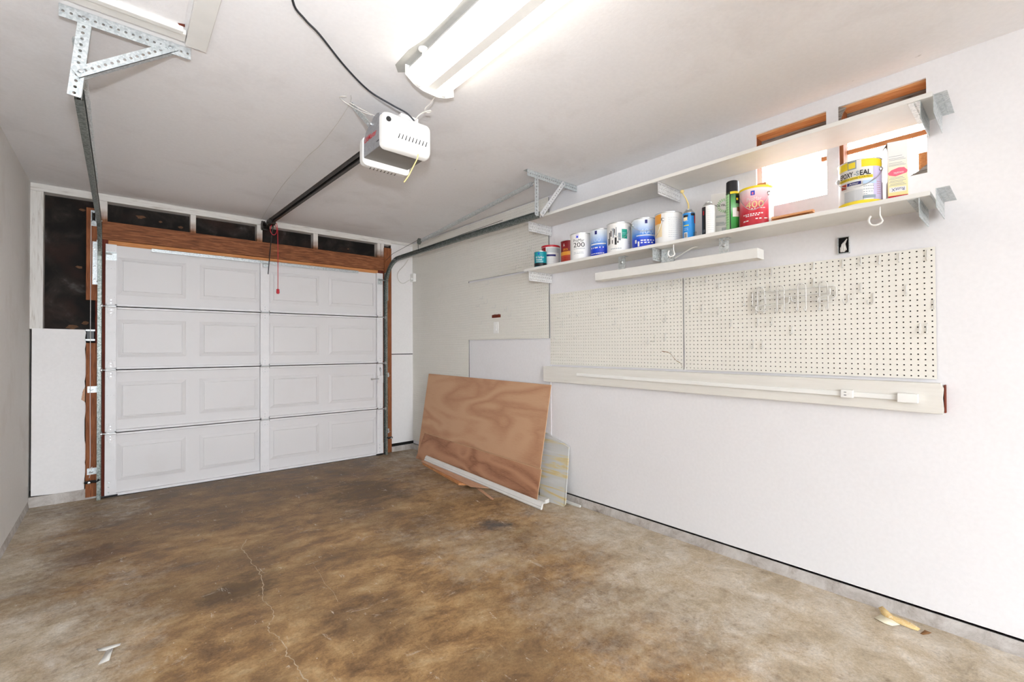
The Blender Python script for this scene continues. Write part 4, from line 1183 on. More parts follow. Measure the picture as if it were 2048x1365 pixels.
# strip housing hung below the paint shelf
t = thing('strip_light', 'long white unlit strip housing hung below the paint shelf', 'light', (-.155, -3.64, 1.722))
b = MB(); b.box(-.205, -.112, -4.200, -3.085, 1.722, 1.778); b.build('housing', 'trim_white', t, bevel=.002)
for y in (-3.32, -4.02):
    b = MB(); b.holes((-.207, y + .028, 1.776), (0, -1, 0), (0, 0, 1), 3, 3, .056 / 3, .088 / 3, .0042, .002, True, lambda i, j: j == 1)
    b.box(-.207, -.165, y - .028, y + .028, 1.8635, 1.8655)
    s_ = b.build('hanger_plate', 'galv', t)
    q = MB(); q.lathe((-.207, y, 1.822), [(.012, .001), (.011, -.005), (.005, -.008), (0, -.008)], 12, 'x'); q.build('bolt', 'chrome', s_)
for k, y in enumerate((-3.645, -3.672, -3.70)):
    pass
b = MB()
for dy, dz in ((0, .055), (-.02, .03), (.012, .022), (-.045, .028)): b.lathe((-.212, -3.648 + dy, 1.778 + dz), [(.012, .004), (.011, -.006), (0, -.009)], 10, 'x')
b.box(-.21, -.204, -3.71, -3.625, 1.776, 1.86)
b.build('wing_bolts', 'galv', t)
cord('brown_cable', [(-.16, -3.655, 1.79), (-.15, -3.72, 1.82), (-.13, -3.79, 1.855), (-.10, -3.81, 1.863)], .004, 'cord_white', 'greyish brown cable rising behind the strip housing to the shelf', 'cable')
# screw hooks under the shelf
def screw_hook(x, y, s, label, mat='white_plastic'):
    pts = [(x, y, ZL0), (x, y, ZL0 - .030 * s)]
    for k in range(1, 12):
        a = math.pi * 1.30 * k / 11
        pts.append((x - .005 * k / 11, y + .018 * s * (1 - math.cos(a)) * 1.0 - (.008 * s if k < 3 else .004 * s), ZL0 - .045 * s - .020 * s * math.sin(a)))
    b = MB(); b.tube(pts, [.0030] * 2 + [.0042] * 11, 8)
    return tag(b.build('screw_hook', mat, None, True, loc=(x, y, ZL0)), label, 'hook')
screw_hook(-.25, -4.735, 1.25, 'large white screw hook under the shelf below the yellow-banded can')
screw_hook(-.255, -3.735, 1.1, 'white screw hook under the shelf in front of the grey bracket')

# ================================================================== CANS AND BOXES ON THE SHELF
def grad(name, stops, h, rough=0.35):
    t = NT(name)
    v = t.coord(); sep = t.n('ShaderNodeSeparateXYZ'); t.l(v, sep.inputs[0])
    mr = t.n('ShaderNodeMapRange'); t.l(sep.outputs[2], mr.inputs[0]); mr.inputs[1].default_value = 0; mr.inputs[2].default_value = h
    t.base(t.ramp(mr.outputs[0], stops))
    return t.set(rough, 0, 0.5)
for nm, c in dict(lab_white='#eceae8', lab_blue='#1a3fc4', lab_navy='#24246e', lab_black='#1c1c20', lab_teal='#15929e', lab_green='#1f9a84', lab_dred='#8e1420', lab_orange='#f2a540',
                  lab_cream='#f3ddb4', lab_yellow='#f4d92b', lab_grey='#8f9aa3', lab_lgrey='#c4c6c9', lab_red='#c4202f', lab_pink='#ef6f86', lab_sky='#2b8fdd', lab_tan='#e9d79a', lab_lime='#a9d8a0', lab_spray='#2f9a35', lab_lavender='#c9bfdd', lab_brown='#8a5a36', lab_rust='#b5432d', lab_lightblue='#bcd3ee').items():
    M[nm] = plain(nm, c, 0.35, vary=0.03)
M['tin'] = plain('tin_rim', '#d7d9da', 0.28, 0.85, vary=0.05)
M['card_side'] = plain('card_side', '#d9cfc2', 0.7)

def patch(mb, c, r, ac, w0, w1, z0, z1, off=.0006, seg=None):
    """printed patch on a can: arc lengths w0..w1 from the angle ac, heights z0..z1"""
    n = seg or max(2, int(abs(w1 - w0) / .006) + 1)
    R = r + off
    b0 = len(mb.v)
    for i in range(n + 1):
        a = ac + (w0 + (w1 - w0) * i / n) / r
        for z in (z0, z1): mb.v.append((c[0] + R * math.cos(a), c[1] + R * math.sin(a), c[2] + z))
    for i in range(n): mb.f.append((b0 + 2 * i, b0 + 2 * i + 2, b0 + 2 * i + 3, b0 + 2 * i + 1))
    return mb
def ctext(mb, body, c, r, ac, wc, zc, height, width=None, shear=0, off=.0010, bold=0.0):
    vs, fs = text_mesh(body, height, width, shear, 1.0, bold)
    R = r + off
    return mb.add([(c[0] + R * math.cos(ac + (wc + x) / r), c[1] + R * math.sin(ac + (wc + x) / r), c[2] + zc + y) for x, y in vs], fs)
def dashes(mb, c, r, ac, w0, w1, z, h, n, gap=.35):
    step = (w1 - w0) / n
    for k in range(n): patch(mb, c, r, ac, w0 + k * step, w0 + (k + 1 - gap * random.uniform(.5, 1.3)) * step, z - h / 2, z + h / 2, .0009, 1)

def face_ang(x, y): return math.atan2(CAM_LOC.y - y, CAM_LOC.x - x)   # the label side looks into the room

def can(name, label, x, y, r, h, body_mat, rim_mat='tin', z=ZL1, turn=0.0, prints=(), bail=None, ears=(), rimh=.006, group=None):
    t = thing(name, label, 'paint can', (x, y, z), group)
    c = (x, y, z); ac = face_ang(x, y) + math.radians(turn)
    b = MB(); b.lathe(c, [(0, .002), (r - .004, .002), (r - .001, 0), (r, .001), (r, .005), (r - .002, .007), (r - .002, h - rimh - .002), (r, h - rimh)], 48)
    body = b.build('body', body_mat, t, True)
    b = MB(); b.lathe(c, [(r, h - rimh), (r + .0012, h - rimh + .002), (r + .0012, h - .001), (r - .001, h), (r - .006, h - .001), (r - .008, h - .006), (r - .012, h - .006), (r - .014, h - .002), (0, h - .002)], 48)
    b.build('lid', rim_mat, t, True)
    rp = r - .002
    for i, (kind, mat, args) in enumerate(prints):
        b = MB()
        for a in args:
            if kind == 'patch': patch(b, c, rp, ac, *a, off=.0007 + .00025 * i)
            elif kind == 'text': ctext(b, a[0], c, rp, ac, a[1], a[2], a[3], a[4] if len(a) > 4 else None, off=.0010 + .00025 * i, bold=a[5] if len(a) > 5 else 0)
            elif kind == 'dash': dashes(b, c, rp, ac, *a)
        (build_each(b, 'label', mat, body) if kind == 'patch' else stuff(b.build('lettering' if kind == 'text' else 'small_print', mat, body), kind))
    for wa, ze in ears:
        a = ac + wa
        b = MB(); p = Vector((x + (r - .001) * math.cos(a), y + (r - .001) * math.sin(a), z + ze)); n = Vector((math.cos(a), math.sin(a), 0))
        b.tube([p, p + n * .004, p + n * .007, p + n * .010], [.012, .012, .008, .003], 14)
        b.build('ear', 'chrome', t, True)
    if bail:
        wa, wb, ze, drop, out = bail
        a0, a1 = ac + wa, ac + wb
        pts = []
        for k in range(25):
            q = k / 24; a = a0 + (a1 - a0) * q
            R = r + .006 + out * math.sin(math.pi * q)
            pts.append((x + R * math.cos(a), y + R * math.sin(a), z + ze - drop * math.sin(math.pi * q)))
        b = MB(); b.tube(pts, .0016, 6); b.build('wire_handle', 'chrome', t, True)
    return t
HP = math.pi / 2
# 1 teal quart
can('paint_can', 'small teal paint can with a black lower band at the shelf end', -.225, -2.540, .053, .130, 'lab_teal', turn=-8, prints=(
    ('patch', 'lab_black', [(-.166, .166, .006, .034)]), ('patch', 'lab_blue', [(-.012, -.002, .100, .116)]),
    ('text', 'lab_white', [('All Surface', 0, .080, .015, .072), ('Enamel', -.006, .061, .014, .048)]), ('dash', 'lab_white', [(-.03, .035, .047, .002, 6), (-.03, .03, .041, .002, 5)])))
# 2 white and red can
can('paint_can', 'white-labelled can with a red rim and a navy stripe behind the teal can', -.093, -2.530, .078, .195, 'lab_white', 'lab_red', turn=6, rimh=.016, prints=(
    ('patch', 'lab_dred', [(-.122, -.052, .02, .180)]), ('patch', 'lab_lgrey', [(-.045, .07, .130, .170)]), ('patch', 'lab_navy', [(-.045, .035, .100, .116)]),
    ('dash', 'lab_lgrey', [(-.04, .05, .085, .002, 6), (-.04, .05, .07, .002, 6), (-.04, .05, .055, .002, 6), (-.04, .05, .04, .002, 6)])))
# 3 deck stain
can('paint_can', 'dark red can with an orange band tucked behind the plain white can', -.100, -2.761, .083, .195, grad('deck_red', [(0.0, '#b8392a'), (.38, '#c4452c'), (.42, '#8e1420'), (1, '#8a1420')], .19), 'tin', turn=-22, prints=(
    ('patch', 'lab_orange', [(-.10, .10, .075, .105)]), ('text', 'lab_orange', [('DECK', -.014, .120, .017, .046, .02)]), ('text', 'lab_white', [('A', -.028, .157, .024, .018)]), ('dash', 'lab_dred', [(-.06, .06, .055, .003, 4), (-.06, .06, .042, .003, 4)])))
# 4 white 200
can('paint_can', 'white gallon can with large dark numerals 200', -.190, -2.942, .083, .200, 'lab_white', 'tin', turn=-6, prints=(
    ('patch', 'lab_lavender', [(-.032, -.008, .160, .188)]), ('patch', 'lab_blue', [(-.027, -.013, .163, .176)]),
    ('text', 'lab_black', [('ProMar', -.010, .143, .022, .083), ('200', -.008, .110, .034, .086)]), ('dash', 'lab_grey', [(-.05, .04, .082, .004, 9), (-.05, .03, .055, .003, 6), (-.05, .03, .045, .003, 6)])))
# 5 blue 200
blue_g = grad('blue_fade', [(0.0, '#1231b8'), (.30, '#1a45cf'), (.45, '#4f8bdd'), (.75, '#c9daf0'), (1.0, '#eef2f6')], .2)
can('paint_can', 'blue-fade gallon can with pale numerals 200 between two white cans', -.170, -3.119, .083, .200, blue_g, 'tin', turn=-20, prints=(
    ('patch', 'lab_navy', [(-.022, -.004, .160, .186)]), ('text', 'lab_lightblue', [('200', -.016, .122, .032, .078)]), ('patch', 'lab_white', [(-.06, .06, .086, .094)]), ('dash', 'lab_white', [(-.06, .05, .064, .009, 3), (-.06, .05, .022, .006, 7)])))
# 6 city label with green square
can('paint_can', 'white gallon can with a green square and black city-like printing', -.195, -3.291, .084, .205, 'lab_white', 'tin', turn=0, ears=((.95, .165),), bail=(-.6, .92, .163, .075, .004), prints=(
    ('patch', 'lab_green', [(.018, .058, .090, .155)]),
    ('patch', 'lab_black', [(-.088, -.078, .055, .10), (-.074, -.066, .06, .14), (-.062, -.054, .11, .15), (-.05, -.044, .06, .085), (-.03, -.016, .05, .10), (-.034, -.028, .12, .16), (-.012, -.004, .06, .075)]),
    ('patch', 'lab_grey', [(-.044, -.036, .10, .165), (-.006, .012, .078, .13), (-.022, -.016, .11, .17)]),
    ('patch', 'lab_pink', [(.080, .0815, .085, .11)]), ('dash', 'lab_grey', [(-.06, .02, .024, .006, 6), (.066, .09, .07, .002, 3), (.066, .09, .06, .002, 3)]), ('dash', 'lab_lightblue', [(.022, .054, .13, .002, 3), (.022, .054, .12, .002, 3)])))
# 7 blue 400
can('paint_can', 'blue-fade gallon can with pale numerals 400 and a wire handle', -.170, -3.477, .083, .200, blue_g, 'tin', turn=4, ears=((-1.25, .165),), bail=(-1.25, 1.25, .163, .055, .003), prints=(
    ('patch', 'lab_navy', [(-.002, .014, .160, .184)]), ('text', 'lab_lightblue', [('400', .008, .108, .034, .085)]), ('patch', 'lab_white', [(-.06, .075, .080, .086)]),
    ('dash', 'lab_white', [(-.03, .07, .050, .008, 5), (-.03, .06, .035, .008, 4)]), ('patch', 'lab_white', [(-.072, -.058, .035, .058), (-.05, -.038, .012, .045)])))
# 8 cream and orange
can('paint_can', 'white gallon can with orange and cream blocks on its side', -.170, -3.653, .084, .200, 'lab_white', 'tin', turn=0, ears=((-.42, .152),), bail=(-1.6, -.42, .150, .10, .004), prints=(
    ('patch', 'lab_orange', [(-.13, -.045, .130, .190)]), ('patch', 'lab_cream', [(-.13, -.040, .045, .130)]), ('dash', 'lab_lgrey', [(.0, .06, .16 - .012 * k, .003, 5) for k in range(11)] + [(.07, .10, .15 - .014 * k, .002, 3) for k in range(8)])))
# 9 blue foam spray can
def spray(name, label, x, y, r, h, mat, top, cap=None, turn=0, prints=(), nozzle=None):
    t = thing(name, label, 'spray can', (x, y, ZL1)); c = (x, y, ZL1); ac = face_ang(x, y) + math.radians(turn)
    b = MB(); b.lathe(c, [(0, .003), (r - .004, .003), (r - .002, 0), (r, .002), (r - .0006, .006), (r - .0006, h - .004), (r, h - .002), (r - .001, h)], 36); body = b.build('body', mat, t, True)
    b = MB(); b.lathe(c, [(r, h - .001), (r + .0006, h + .001), (r - .002, h + .003), (r * .82, h + .010), (r * .58, h + .020), (r * .50, h + .022), (r * .50, h + .026), (.006, h + .026), (.004, h + .034), (0, h + .034)], 36); b.build('shoulder', top, t, True)
    for i, (kind, mt, args) in enumerate(prints):
        b = MB()
        for a in args:
            if kind == 'patch': patch(b, c, r, ac, *a, off=.0005 + .0003 * i)
            elif kind == 'text': ctext(b, a[0], c, r, ac, a[1], a[2], a[3], a[4] if len(a) > 4 else None, off=.0008 + .0003 * i)
            else: dashes(b, c, r, ac, *a)
        (build_each(b, 'label', mt, body) if kind == 'patch' else stuff(b.build('lettering' if kind == 'text' else 'small_print', mt, body), kind))
    if cap:
        b = MB(); b.lathe(c, [(r - .001, h - .002), (r - .0005, h + .012), (r - .002, h + cap - .004), (r - .006, h + cap), (0, h + cap)], 36); b.build('cap', 'black', t, True)
    return t
t = spray('foam_can', 'blue foam spray can with a long yellowed nozzle straw', -.200, -3.806, .036, .165, 'lab_sky', 'chrome', turn=0, prints=(
    ('patch', 'lab_cream', [(-.036, -.008, .118, .152)]), ('patch', 'lab_black', [(-.034, -.004, .138, .152), (.012, .05, .146, .160)]), ('patch', 'lab_red', [(.034, .05, .10, .148)]), ('patch', 'lab_white', [(-.03, -.008, .012, .045)]), ('patch', 'lab_yellow', [(-.03, .0, .085, .090)]),
    ('patch', 'lab_black', [(-.026, -.024, .015, .04), (-.021, -.017, .015, .04), (-.014, -.012, .015, .04)]), ('dash', 'lab_lightblue', [(-.03, .0, .115, .003, 3), (-.03, .0, .07, .003, 3), (-.03, .0, .06, .003, 3)])))
b = MB(); b.tube([(-.200, -3.806, ZL1 + .19), (-.200, -3.805, ZL1 + .225), (-.197, -3.788, ZL1 + .265), (-.196, -3.768, ZL1 + .300), (-.196, -3.765, ZL1 + .310)], [.005, .005, .004, .004, .004], 8); b.build('straw', 'yellow_cord', t, True)
b = MB(); b.lathe((-.196, -3.763, ZL1 + .315), [(0, -.012), (.009, -.008), (.012, 0), (.009, .008), (0, .012)], 12); b.build('foam_blob', 'yellow_cord', t, True)
# 10 two loose nails
for k in range(2):
    b = MB(); yy = -3.868 - .012 * k; b.tube([(-.26, yy, ZL1), (-.262, yy - .002, ZL1 + .028)], .0016, 6); b.lathe((-.262, yy - .002, ZL1 + .028), [(.0036, 0), (.0036, .0012), (0, .0014)], 8)
    tag(b.build('nail', 'rail', loc=(-.26, yy, ZL1)), 'small nail standing in the shelf edge beside the blue can', 'nail', 'nails in the paint shelf')
# 11 black and white spray can
spray('spray_can', 'uncapped silver-topped spray can with a black side panel', -.220, -3.939, .036, .172, 'lab_white', 'tin', turn=0, prints=(
    ('patch', 'lab_black', [(-.066, -.016, .004, .168)]), ('patch', 'lab_red', [(-.034, -.026, .12, .145)]), ('dash', 'lab_lgrey', [(-.005, .03, .15 - .012 * k, .002, 4) for k in range(11)]), ('dash', 'lab_grey', [(-.04, -.018, .02 + .006 * k, .002, 2) for k in range(3)])))
# 12 grout carton
t = thing('grout_box', 'white grout carton with a pale green sunburst behind the spray cans', 'box', (-.110, -3.97, ZL1))
ca, sa = math.cos(.46), math.sin(.46)
gu = Vector((.36, -.93, 0)).normalized()     # gu = reading direction, gn points to the room
gn = gu.cross(Vector((0, 0, 1)))
go = Vector((-.140, -3.985, ZL1)); gw, gh, gd = .125, .262, .055
def oriented_box(mb, o, u, n, w, h, dp):
    P = [o - u * w / 2, o + u * w / 2, o + u * w / 2 - n * dp, o - u * w / 2 - n * dp]
    return mb.slab(P, (0, 0, h))
b = MB(); oriented_box(b, go, gu, gn, gw, gh, gd); body = b.build('carton', 'lab_white', t, bevel=.002)
b = MB(); flat_rect(b, go + Vector((0, 0, 0)), gu, (0, 0, 1), -.0615, .0615, .001, .010); b.build('base_stripe', 'lab_black', body)
b = MB()
ctr = go + gu * .012 + Vector((0, 0, .185)); n_ = 40
ring = []
for k in range(n_):
    a = 2 * math.pi * k / n_
    for R_ in (.026, .040 if k % 2 else .044): ring.append(ctr + gu * (R_ * math.cos(a)) + Vector((0, 0, R_ * math.sin(a))) + gn * .0005)
for k in range(n_):
    if k % 2 == 0: b.add([ring[2 * k], ring[2 * k + 1], ring[(2 * k + 3) % (2 * n_)], ring[(2 * k + 2) % (2 * n_)]], [(0, 1, 2, 3)])
b.build('sunburst', 'lab_lime', body)
b = MB(); flat_text(b, 'POLYBLEND', go + gu * .006 + Vector((0, 0, .188)), gu, (0, 0, 1), .013, .095, bold=.01); flat_text(b, 'Grout', go + gu * .03 + Vector((0, 0, .145)), gu, (0, 0, 1), .013, .045); b.build('lettering', 'lab_black', body)
b = MB()
for k, zz in enumerate((.125, .118, .085, .078, .070)): flat_rect(b, go, gu, (0, 0, 1), -.035, .02 - .006 * (k % 3), zz, zz + .003)
for k in range(7): flat_rect(b, go, gu, (0, 0, 1), -.004 + .004 * k, -.002 + .004 * k, .036, .055)
stuff(b.build('small_print', 'lab_grey', body))
b = MB(); b.add([go + gu * .055 + gn * -.001 + Vector((0, 0, gh)), go + gu * .062 - gn * .05 + Vector((0, 0, gh)), go + gu * .055 - gn * .05 + Vector((0, 0, gh + .014)), go + gu * .045 + Vector((0, 0, gh + .012))], [(0, 1, 2, 3)]); b.build('top_flap', 'lab_lavender', body)
# 13 green spray can
spray('spray_can', 'green insect spray can with a tall black cap', -.222, -4.078, .034, .216, grad('green_can', [(0, '#1f7a2b'), (.4, '#3aa648'), (.55, '#8fcf9a'), (.75, '#58ac5c'), (1, '#2a2f26')], .22), 'black', cap=.066, turn=0, prints=(
    ('patch', 'lab_lime', [(-.052, -.016, .01, .205)]), ('patch', 'lab_black', [(-.016, -.010, .01, .215)]), ('patch', 'lab_yellow', [(-.012, .05, .205, .218)]), ('patch', 'lab_white', [(.0, .05, .075, .125)]), ('patch', 'lab_black', [(.016, .05, .150, .195)]), ('patch', 'lab_yellow', [(.018, .03, .168, .180)]), ('patch', 'lab_brown', [(.022, .04, .105, .13)]),
    ('dash', 'lab_spray', [(-.048, -.02, .19 - .014 * k, .002, 4) for k in range(12)])))
# 14 red 400 gallon
red_g = grad('red_fade', [(0.0, '#b01226'), (.35, '#cf2438'), (.5, '#e0566a'), (.75, '#f3c4cb'), (1.0, '#f6ebec')], .21)
can('paint_can', 'red-fade gallon can with numerals 400 and a yellow rim', -.195, -4.193, .084, .212, red_g, 'lab_yellow', turn=-10, rimh=.012, ears=((.98, .168),), bail=(-.9, .98, .165, .085, .004), prints=(
    ('patch', 'lab_white', [(.078, .16, .004, .198)]), ('patch', 'lab_blue', [(-.012, .008, .162, .186)]), ('text', 'lab_white', [('ProMar', .004, .142, .020, .072)]), ('text', 'lab_tan', [('400', .006, .112, .034, .088)]), ('patch', 'lab_pink', [(-.006, .002, .166, .178)]),
    ('dash', 'lab_white', [(-.01, .06, .090, .004, 5), (-.055, .05, .062, .006, 8), (-.04, .03, .053, .005, 6), (-.055, -.02, .028, .006, 2), (.01, .045, .034, .006, 2), (.052, .072, .034, .005, 1)])))
# 15 strips of wood moulding
def stick(y0, y1, x0, x1, z0, z1, label, rot=0.0):
    b = MB()
    b.slab([(x0, y0, z0), (x1, y0 + rot * 0, z0), (x1, y0, z1), (x0 + (x1 - x0) * .3, y0, z1), (x0, y0, z0 + (z1 - z0) * .5)], (rot, y1 - y0, 0))
    return tag(b.build('wood_strip', 'wood_y', loc=((x0 + x1) / 2, (y0 + y1) / 2, z0)), label, 'wood strip', 'wood strips on the paint shelf')
stick(-4.46, -4.285, -.255, -.215, ZL1, ZL1 + .016, 'bare wood strip at the bottom of the pile beside the red can')
stick(-4.475, -4.29, -.262, -.220, ZL1 + .016, ZL1 + .030, 'bare wood strip on top of the pile beside the red can')
stick(-4.55, -4.30, -.205, -.165, ZL1, ZL1 + .018, 'bare wood strip behind the pile beside the red can', .012)
stick(-4.56, -4.33, -.160, -.120, ZL1, ZL1 + .016, 'bare wood strip nearest the wall behind the wood pile', -.01)
# 16 epoxy gallon
can('paint_can', 'grey and white floor-paint can with yellow bands and EPOXY-SEAL lettering', -.195, -4.653, .084, .212, 'lab_white', 'tin', turn=0, rimh=.004, ears=((-1.45, .14), (1.12, .160)), bail=(-1.45, 1.12, .145, .065, .006), prints=(
    ('patch', 'lab_lavender', [(.052, .13, .020, .172)]), ('patch', 'lab_yellow', [(-.13, .13, .004, .020), (-.13, .13, .172, .206)]), ('patch', 'lab_white', [(-.014, .006, .170, .207)]), ('patch', 'lab_grey', [(-.046, -.012, .168, .208)]), ('patch', 'lab_yellow', [(-.043, -.016, .173, .200)]),
    ('text', 'lab_black', [('EPOXY', -.0545, .146, .024, .060, .02), ('EAL', .0205, .146, .024, .040, .02)]), ('text', 'lab_grey', [('-S', -.0125, .146, .022, .018, .02)]),
    ('patch', 'lab_yellow', [(-.090, .048, .119, .132)]), ('text', 'lab_black', [('CONCRETE & GARAGE FLOOR PAINT', -.021, .1255, .0085, .130)]),
    ('patch', 'lab_lgrey', [(-.062, .010, .022, .070)]), ('patch', 'lab_rust', [(-.078, -.052, .085, .108)]), ('patch', 'lab_navy', [(-.048, .004, .094, .108)]), ('patch', 'lab_lightblue', [(.010, .062, .092, .108)]), ('patch', 'lab_grey', [(.012, .058, .026, .040)]),
    ('text', 'lab_white', [('Armor', -.022, .101, .009, .034)]), ('dash', 'lab_grey', [(.012, .055, .082, .003, 5), (.012, .055, .068, .003, 5), (.012, .050, .056, .003, 4), (.012, .03, .046, .003, 2)]), ('dash', 'lab_rust', [(.068, .09, .10 - .009 * k, .002, 3) for k in range(7)]),
    ('dash', 'lab_black', [(-.025, .025, .012, .004, 6), (-.075, -.05, .186, .003, 4), (.012, .06, .192, .003, 6), (.016, .055, .184, .003, 5)])))
# 17 upside-down carton
t = thing('cleaner_box', 'tall narrow cream carton standing upside down next to the yellow-banded can', 'box', (-.17, -4.775, ZL1))
gu = Vector((.26, -.965, 0)).normalized(); gn = gu.cross(Vector((0, 0, 1))); go = Vector((-.215, -4.793, ZL1)); gw, gh, gd = .070, .268, .055
b = MB(); oriented_box(b, go, gu, gn, gw, gh, gd); body = b.build('carton', grad('carton_fade', [(0, '#f0dc8e'), (.45, '#f1e3bd'), (.75, '#efe9e6'), (1, '#f0efef')], .26, .5), t, bevel=.002)
b = MB(); b.add([go - gu * .0351 + Vector((0, 0, .001)), go - gu * .0351 - gn * gd + Vector((0, 0, .001)), go - gu * .0351 - gn * gd + Vector((0, 0, gh)), go - gu * .0351 + Vector((0, 0, gh))], [(0, 1, 2, 3)]); b.build('side_print', 'lab_brown', body)
b = MB(); flat_rect(b, go, gu, (0, 0, 1), -.034, .034, .001, .024); b.build('red_band', 'lab_red', body)
b = MB(); flat_rect(b, go, gu, (0, 0, 1), -.030, .028, .040, .062, .0005); b.build('name_panel', 'lab_white', body)
b = MB(); flat_text(b, 'RustX', go + Vector((0, 0, .051)), -gu, (0, 0, -1), .014, .044, off=.0009); b.build('lettering', 'lab_navy', body)
b = MB(); pts = [(-.034, .128), (-.030, .118), (-.008, .110), (.030, .120), (.034, .130), (.022, .146), (.004, .148), (-.022, .140)]
b.add([go + gu * p + Vector((0, 0, q)) + gn * .0006 for p, q in pts], [tuple(range(len(pts)))]); b.build('badge', 'lab_pink', body)
b = MB(); flat_text(b, 'oxalic', go + gu * .003 + Vector((0, 0, .124)), -gu, (0, 0, -1), .010, .034, off=.0010); b.build('lettering', 'lab_white', body)
b = MB()
for k, zz in enumerate((.070, .076, .084, .090, .098, .104)): flat_rect(b, go, gu, (0, 0, 1), -.030 + .004 * (k % 2), .028 - .005 * (k % 3), zz, zz + .0018)
for k, zz in enumerate((.158, .163, .170, .184, .190, .200)): flat_rect(b, go, gu, (0, 0, 1), -.030, .028 - .006 * (k % 3), zz, zz + .0016)
stuff(b.build('small_print', 'lab_grey', body))
b = MB(); b.slab([go - gu * .0350 + Vector((0, 0, gh - .002)), go - gu * .0350 - gn * gd + Vector((0, 0, gh - .002)), go - gu * .052 - gn * gd + Vector((0, 0, gh - .028)), go - gu * .052 + Vector((0, 0, gh - .028))], (0, 0, -.0015)); b.build('open_flap', 'card_side', body)

# ================================================================== LEANING SHEETS AND SCRAPS ON THE FLOOR
def fzs(x): return fz(x) + .001
t = thing('plywood_sheet', 'large reddish plywood sheet leaning against the pegboard corner', 'plywood', (-.22, -1.5, fz(-.22)))
Q = [(-.225, -.490, fzs(-.225)), (-.240, -2.480, fzs(-.24)), (-.034, -2.466, .908), (-.034, -.437, .918)]
off = Vector((.006, 0, .0012))
b = MB(); b.slab(Q, off); b.build('sheet', 'ply', t)
b = MB(); b.slab([Vector(Q[1]) + Vector((0, -.0015, 0)), Vector(Q[2]) + Vector((0, -.0015, 0)), Vector(Q[2]) + off + Vector((0, -.0015, 0)), Vector(Q[1]) + off + Vector((0, -.0015, 0))], (0, .001, 0)); b.build('raw_edge', 'ply_edge', t)
t = thing('plywood_strip', 'low dark-grained plywood strip leaning in front of the large sheet', 'plywood', (-.25, -1.5, fz(-.25)))
Q = [(-.242, -.495, fzs(-.242)), (-.272, -2.520, fzs(-.272)), (-.212, -2.520, .226), (-.186, -.60, .252)]
b = MB(); b.slab(Q, off); b.build('sheet', 'ply_dark', t)
b = MB(); b.slab([Vector(Q[1]) + Vector((0, -.0015, 0)), Vector(Q[2]) + Vector((0, -.0015, 0)), Vector(Q[2]) + off + Vector((0, -.0015, 0)), Vector(Q[1]) + off + Vector((0, -.0015, 0))], (0, .001, 0)); b.build('raw_edge', 'ply_edge', t)
b = MB(); b.slab([Vector(Q[2]), Vector(Q[3]), Vector(Q[3]) + off, Vector(Q[2]) + off], (0, 0, .0012)); b.build('raw_edge', 'ply_edge', t)
# white moulding along the foot of the sheets
b = MB()
A, B = Vector((-.268, -.765, .012)), Vector((-.316, -2.640, fz(-.31) + .030))
dd = (B - A).normalized(); nx_ = Vector((-1, 0, 0)); nz = Vector((.32, 0, 1)).normalized()
pr = [(-.004, -.028), (.012, -.028), (.016, -.018), (.010, -.010), (.014, -.002), (.010, .010), (.006, .022), (-.004, .026)]
n = len(pr)
for P in (A, B):
    for a, c in pr: b.v.append(P + nx_ * a + nz * c)
for k in range(n): b.f.append((k, n + k, n + (k + 1) % n, (k + 1) % n))
b.f.append(tuple(range(n))); b.f.append(tuple(reversed(range(n, 2 * n))))
tag(b.build('moulding', 'trim_white', loc=(-.30, -1.7, fz(-.3))), 'long white moulding strip lying along the foot of the plywood', 'moulding')
b = MB(); b.slab([(-.335, -.770, -.040 + .022), (-.445, -1.855, fz(-.44) + .022), (-.345, -1.985, fz(-.33) + .022), (-.305, -1.2, -.024), (-.296, -.760, -.040 + .022)], (0, 0, .006))
tag(b.build('plywood_offcut', 'ply_pale', loc=(-.36, -1.4, fz(-.36) + .02)), 'thin pale plywood offcut lying flat under the white moulding', 'plywood')
b = MB(); b.slab([(-.33, -.80, fz(-.33) + .001), (-.455, -1.68, fz(-.455) + .001), (-.40, -1.74, fz(-.4) + .001), (-.30, -1.5, fz(-.3) + .001), (-.29, -.80, fz(-.29) + .001)], (0, 0, .018))
tag(b.build('wood_offcut', 'wood_y', loc=(-.38, -1.3, fz(-.38))), 'thick wood offcut on the floor beneath the pale plywood piece', 'wood')
b = MB()
A, B = Vector((-.375, -1.86, fz(-.38) + .002)), Vector((-.470, -2.205, fz(-.47) + .002)); s_ = Vector((.0135, -.004, 0))
b.slab([A - s_, B - s_ + Vector((.004, .012, 0)), B - s_ * .4 + Vector((0, -.004, 0)), B + s_ * .4 + Vector((0, -.004, 0)), B + s_ + Vector((.002, .012, 0)), A + s_], (0, 0, .004))
tag(b.build('paint_stick', 'ply_pale', loc=(-.42, -2.05, fz(-.42))), 'wooden paint stirring stick with rounded end on the floor', 'stick')
# old striped board
b = MB()
b.slab([(-.150, -2.44, fzs(-.15)), (-.142, -2.70, fzs(-.142)), (-.140, -2.716, fzs(-.14) + .02), (-.024, -2.655, .405), (-.022, -2.52, .445), (-.020, -2.40, .482), (-.020, -2.30, .49)], (.012, 0, .002))
tag(b.build('striped_board', 'oldboard', loc=(-.14, -2.6, fz(-.14))), 'grey and yellow streaked board with slanted top leaning by the plywood', 'board')
b = MB(); b.box(-.205, -.160, -2.56, -2.40, fz(-.17) + .001, fz(-.17) + .035)
b.box(-.215, -.205, -2.555, -2.41, fz(-.17) + .001, fz(-.17) + .014)
tag(b.build('trim_block', 'trim_white', None, bevel=.002, loc=(-.18, -2.48, fz(-.18))), 'short white trim block between plywood and striped board', 'trim piece')
b = MB(); b.box(-.060, -.040, -2.80, -2.62, fz(-.05) + .001, fz(-.05) + .020)
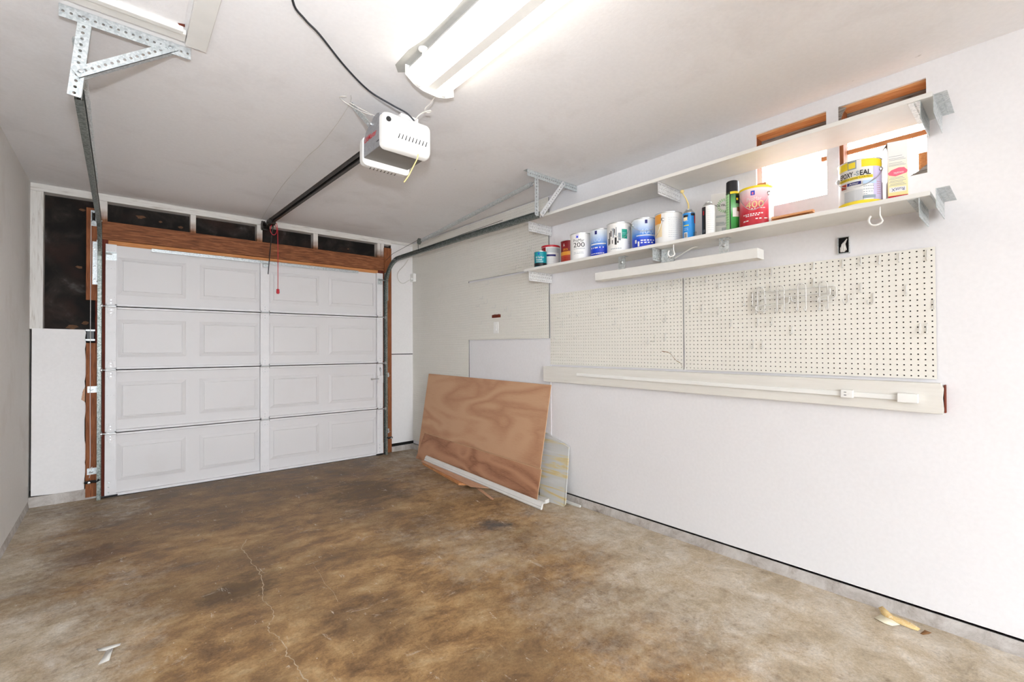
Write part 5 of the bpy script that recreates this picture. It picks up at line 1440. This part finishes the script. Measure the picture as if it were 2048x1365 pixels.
tag(b.build('trim_block', 'trim_white', None, bevel=.002, loc=(-.05, -2.7, fz(-.05))), 'short white trim stick poking out beyond the striped board', 'trim piece')
# torn tape scrap near the right wall
t = thing('tape_scrap', 'crumpled torn yellowish tape scrap on the concrete near the wall', 'scrap', (-.10, -4.75, fz(-.1)))
def ribbon(L, R, name, mat):
    b = MB(); n = len(L)
    b.v += [tuple(p) for p in L] + [tuple(p) for p in R]
    for i in range(n - 1): b.f.append((i, i + 1, n + i + 1, n + i))
    o = b.build(name, mat, t, True)
    md = o.modifiers.new('thick', 'SOLIDIFY'); md.thickness = .0008
    return o
f0 = fz(-.1)
ribbon([(-.050, -4.690, f0 + .028), (-.066, -4.712, f0 + .022), (-.085, -4.735, f0 + .016), (-.080, -4.775, f0 + .014), (-.086, -4.810, f0 + .010), (-.100, -4.832, f0 + .006)],
       [(-.062, -4.676, f0 + .020), (-.092, -4.695, f0 + .006), (-.112, -4.730, f0 + .004), (-.118, -4.770, f0 + .003), (-.122, -4.800, f0 + .002), (-.118, -4.826, f0 + .002)], 'folded_strip', 'tape')
ribbon([(-.090, -4.690, f0 + .004), (-.106, -4.730, f0 + .006), (-.125, -4.765, f0 + .004)], [(-.150, -4.675, f0 + .006), (-.165, -4.715, f0 + .004), (-.160, -4.742, f0 + .002)], 'flat_piece', 'tape_pale')
ribbon([(-.085, -4.845, f0 + .002), (-.105, -4.842, f0 + .003), (-.135, -4.835, f0 + .002)], [(-.088, -4.868, f0 + .002), (-.110, -4.862, f0 + .003), (-.137, -4.845, f0 + .002)], 'brown_crumb', 'tape_brown')
# clear film scrap on the near left
t = thing('film_scrap', 'torn pale plastic film scrap on the brown concrete', 'scrap', (-2.86, -2.66, fz(-2.86)))
f0 = fz(-2.86) + .001
ribbon([(-2.90, -2.612, f0 + .004), (-2.872, -2.632, f0 + .010), (-2.845, -2.632, f0 + .008), (-2.822, -2.628, f0 + .003)], [(-2.892, -2.628, f0), (-2.868, -2.652, f0 + .003), (-2.85, -2.648, f0 + .002), (-2.826, -2.640, f0)], 'strip', 'film')
ribbon([(-2.868, -2.645, f0 + .004), (-2.878, -2.69, f0 + .002), (-2.892, -2.735, f0)], [(-2.846, -2.645, f0 + .003), (-2.852, -2.69, f0 + .006), (-2.858, -2.73, f0)], 'tail', 'film')

for o in bpy.data.objects:
    if '_base' in o: del o['_base']
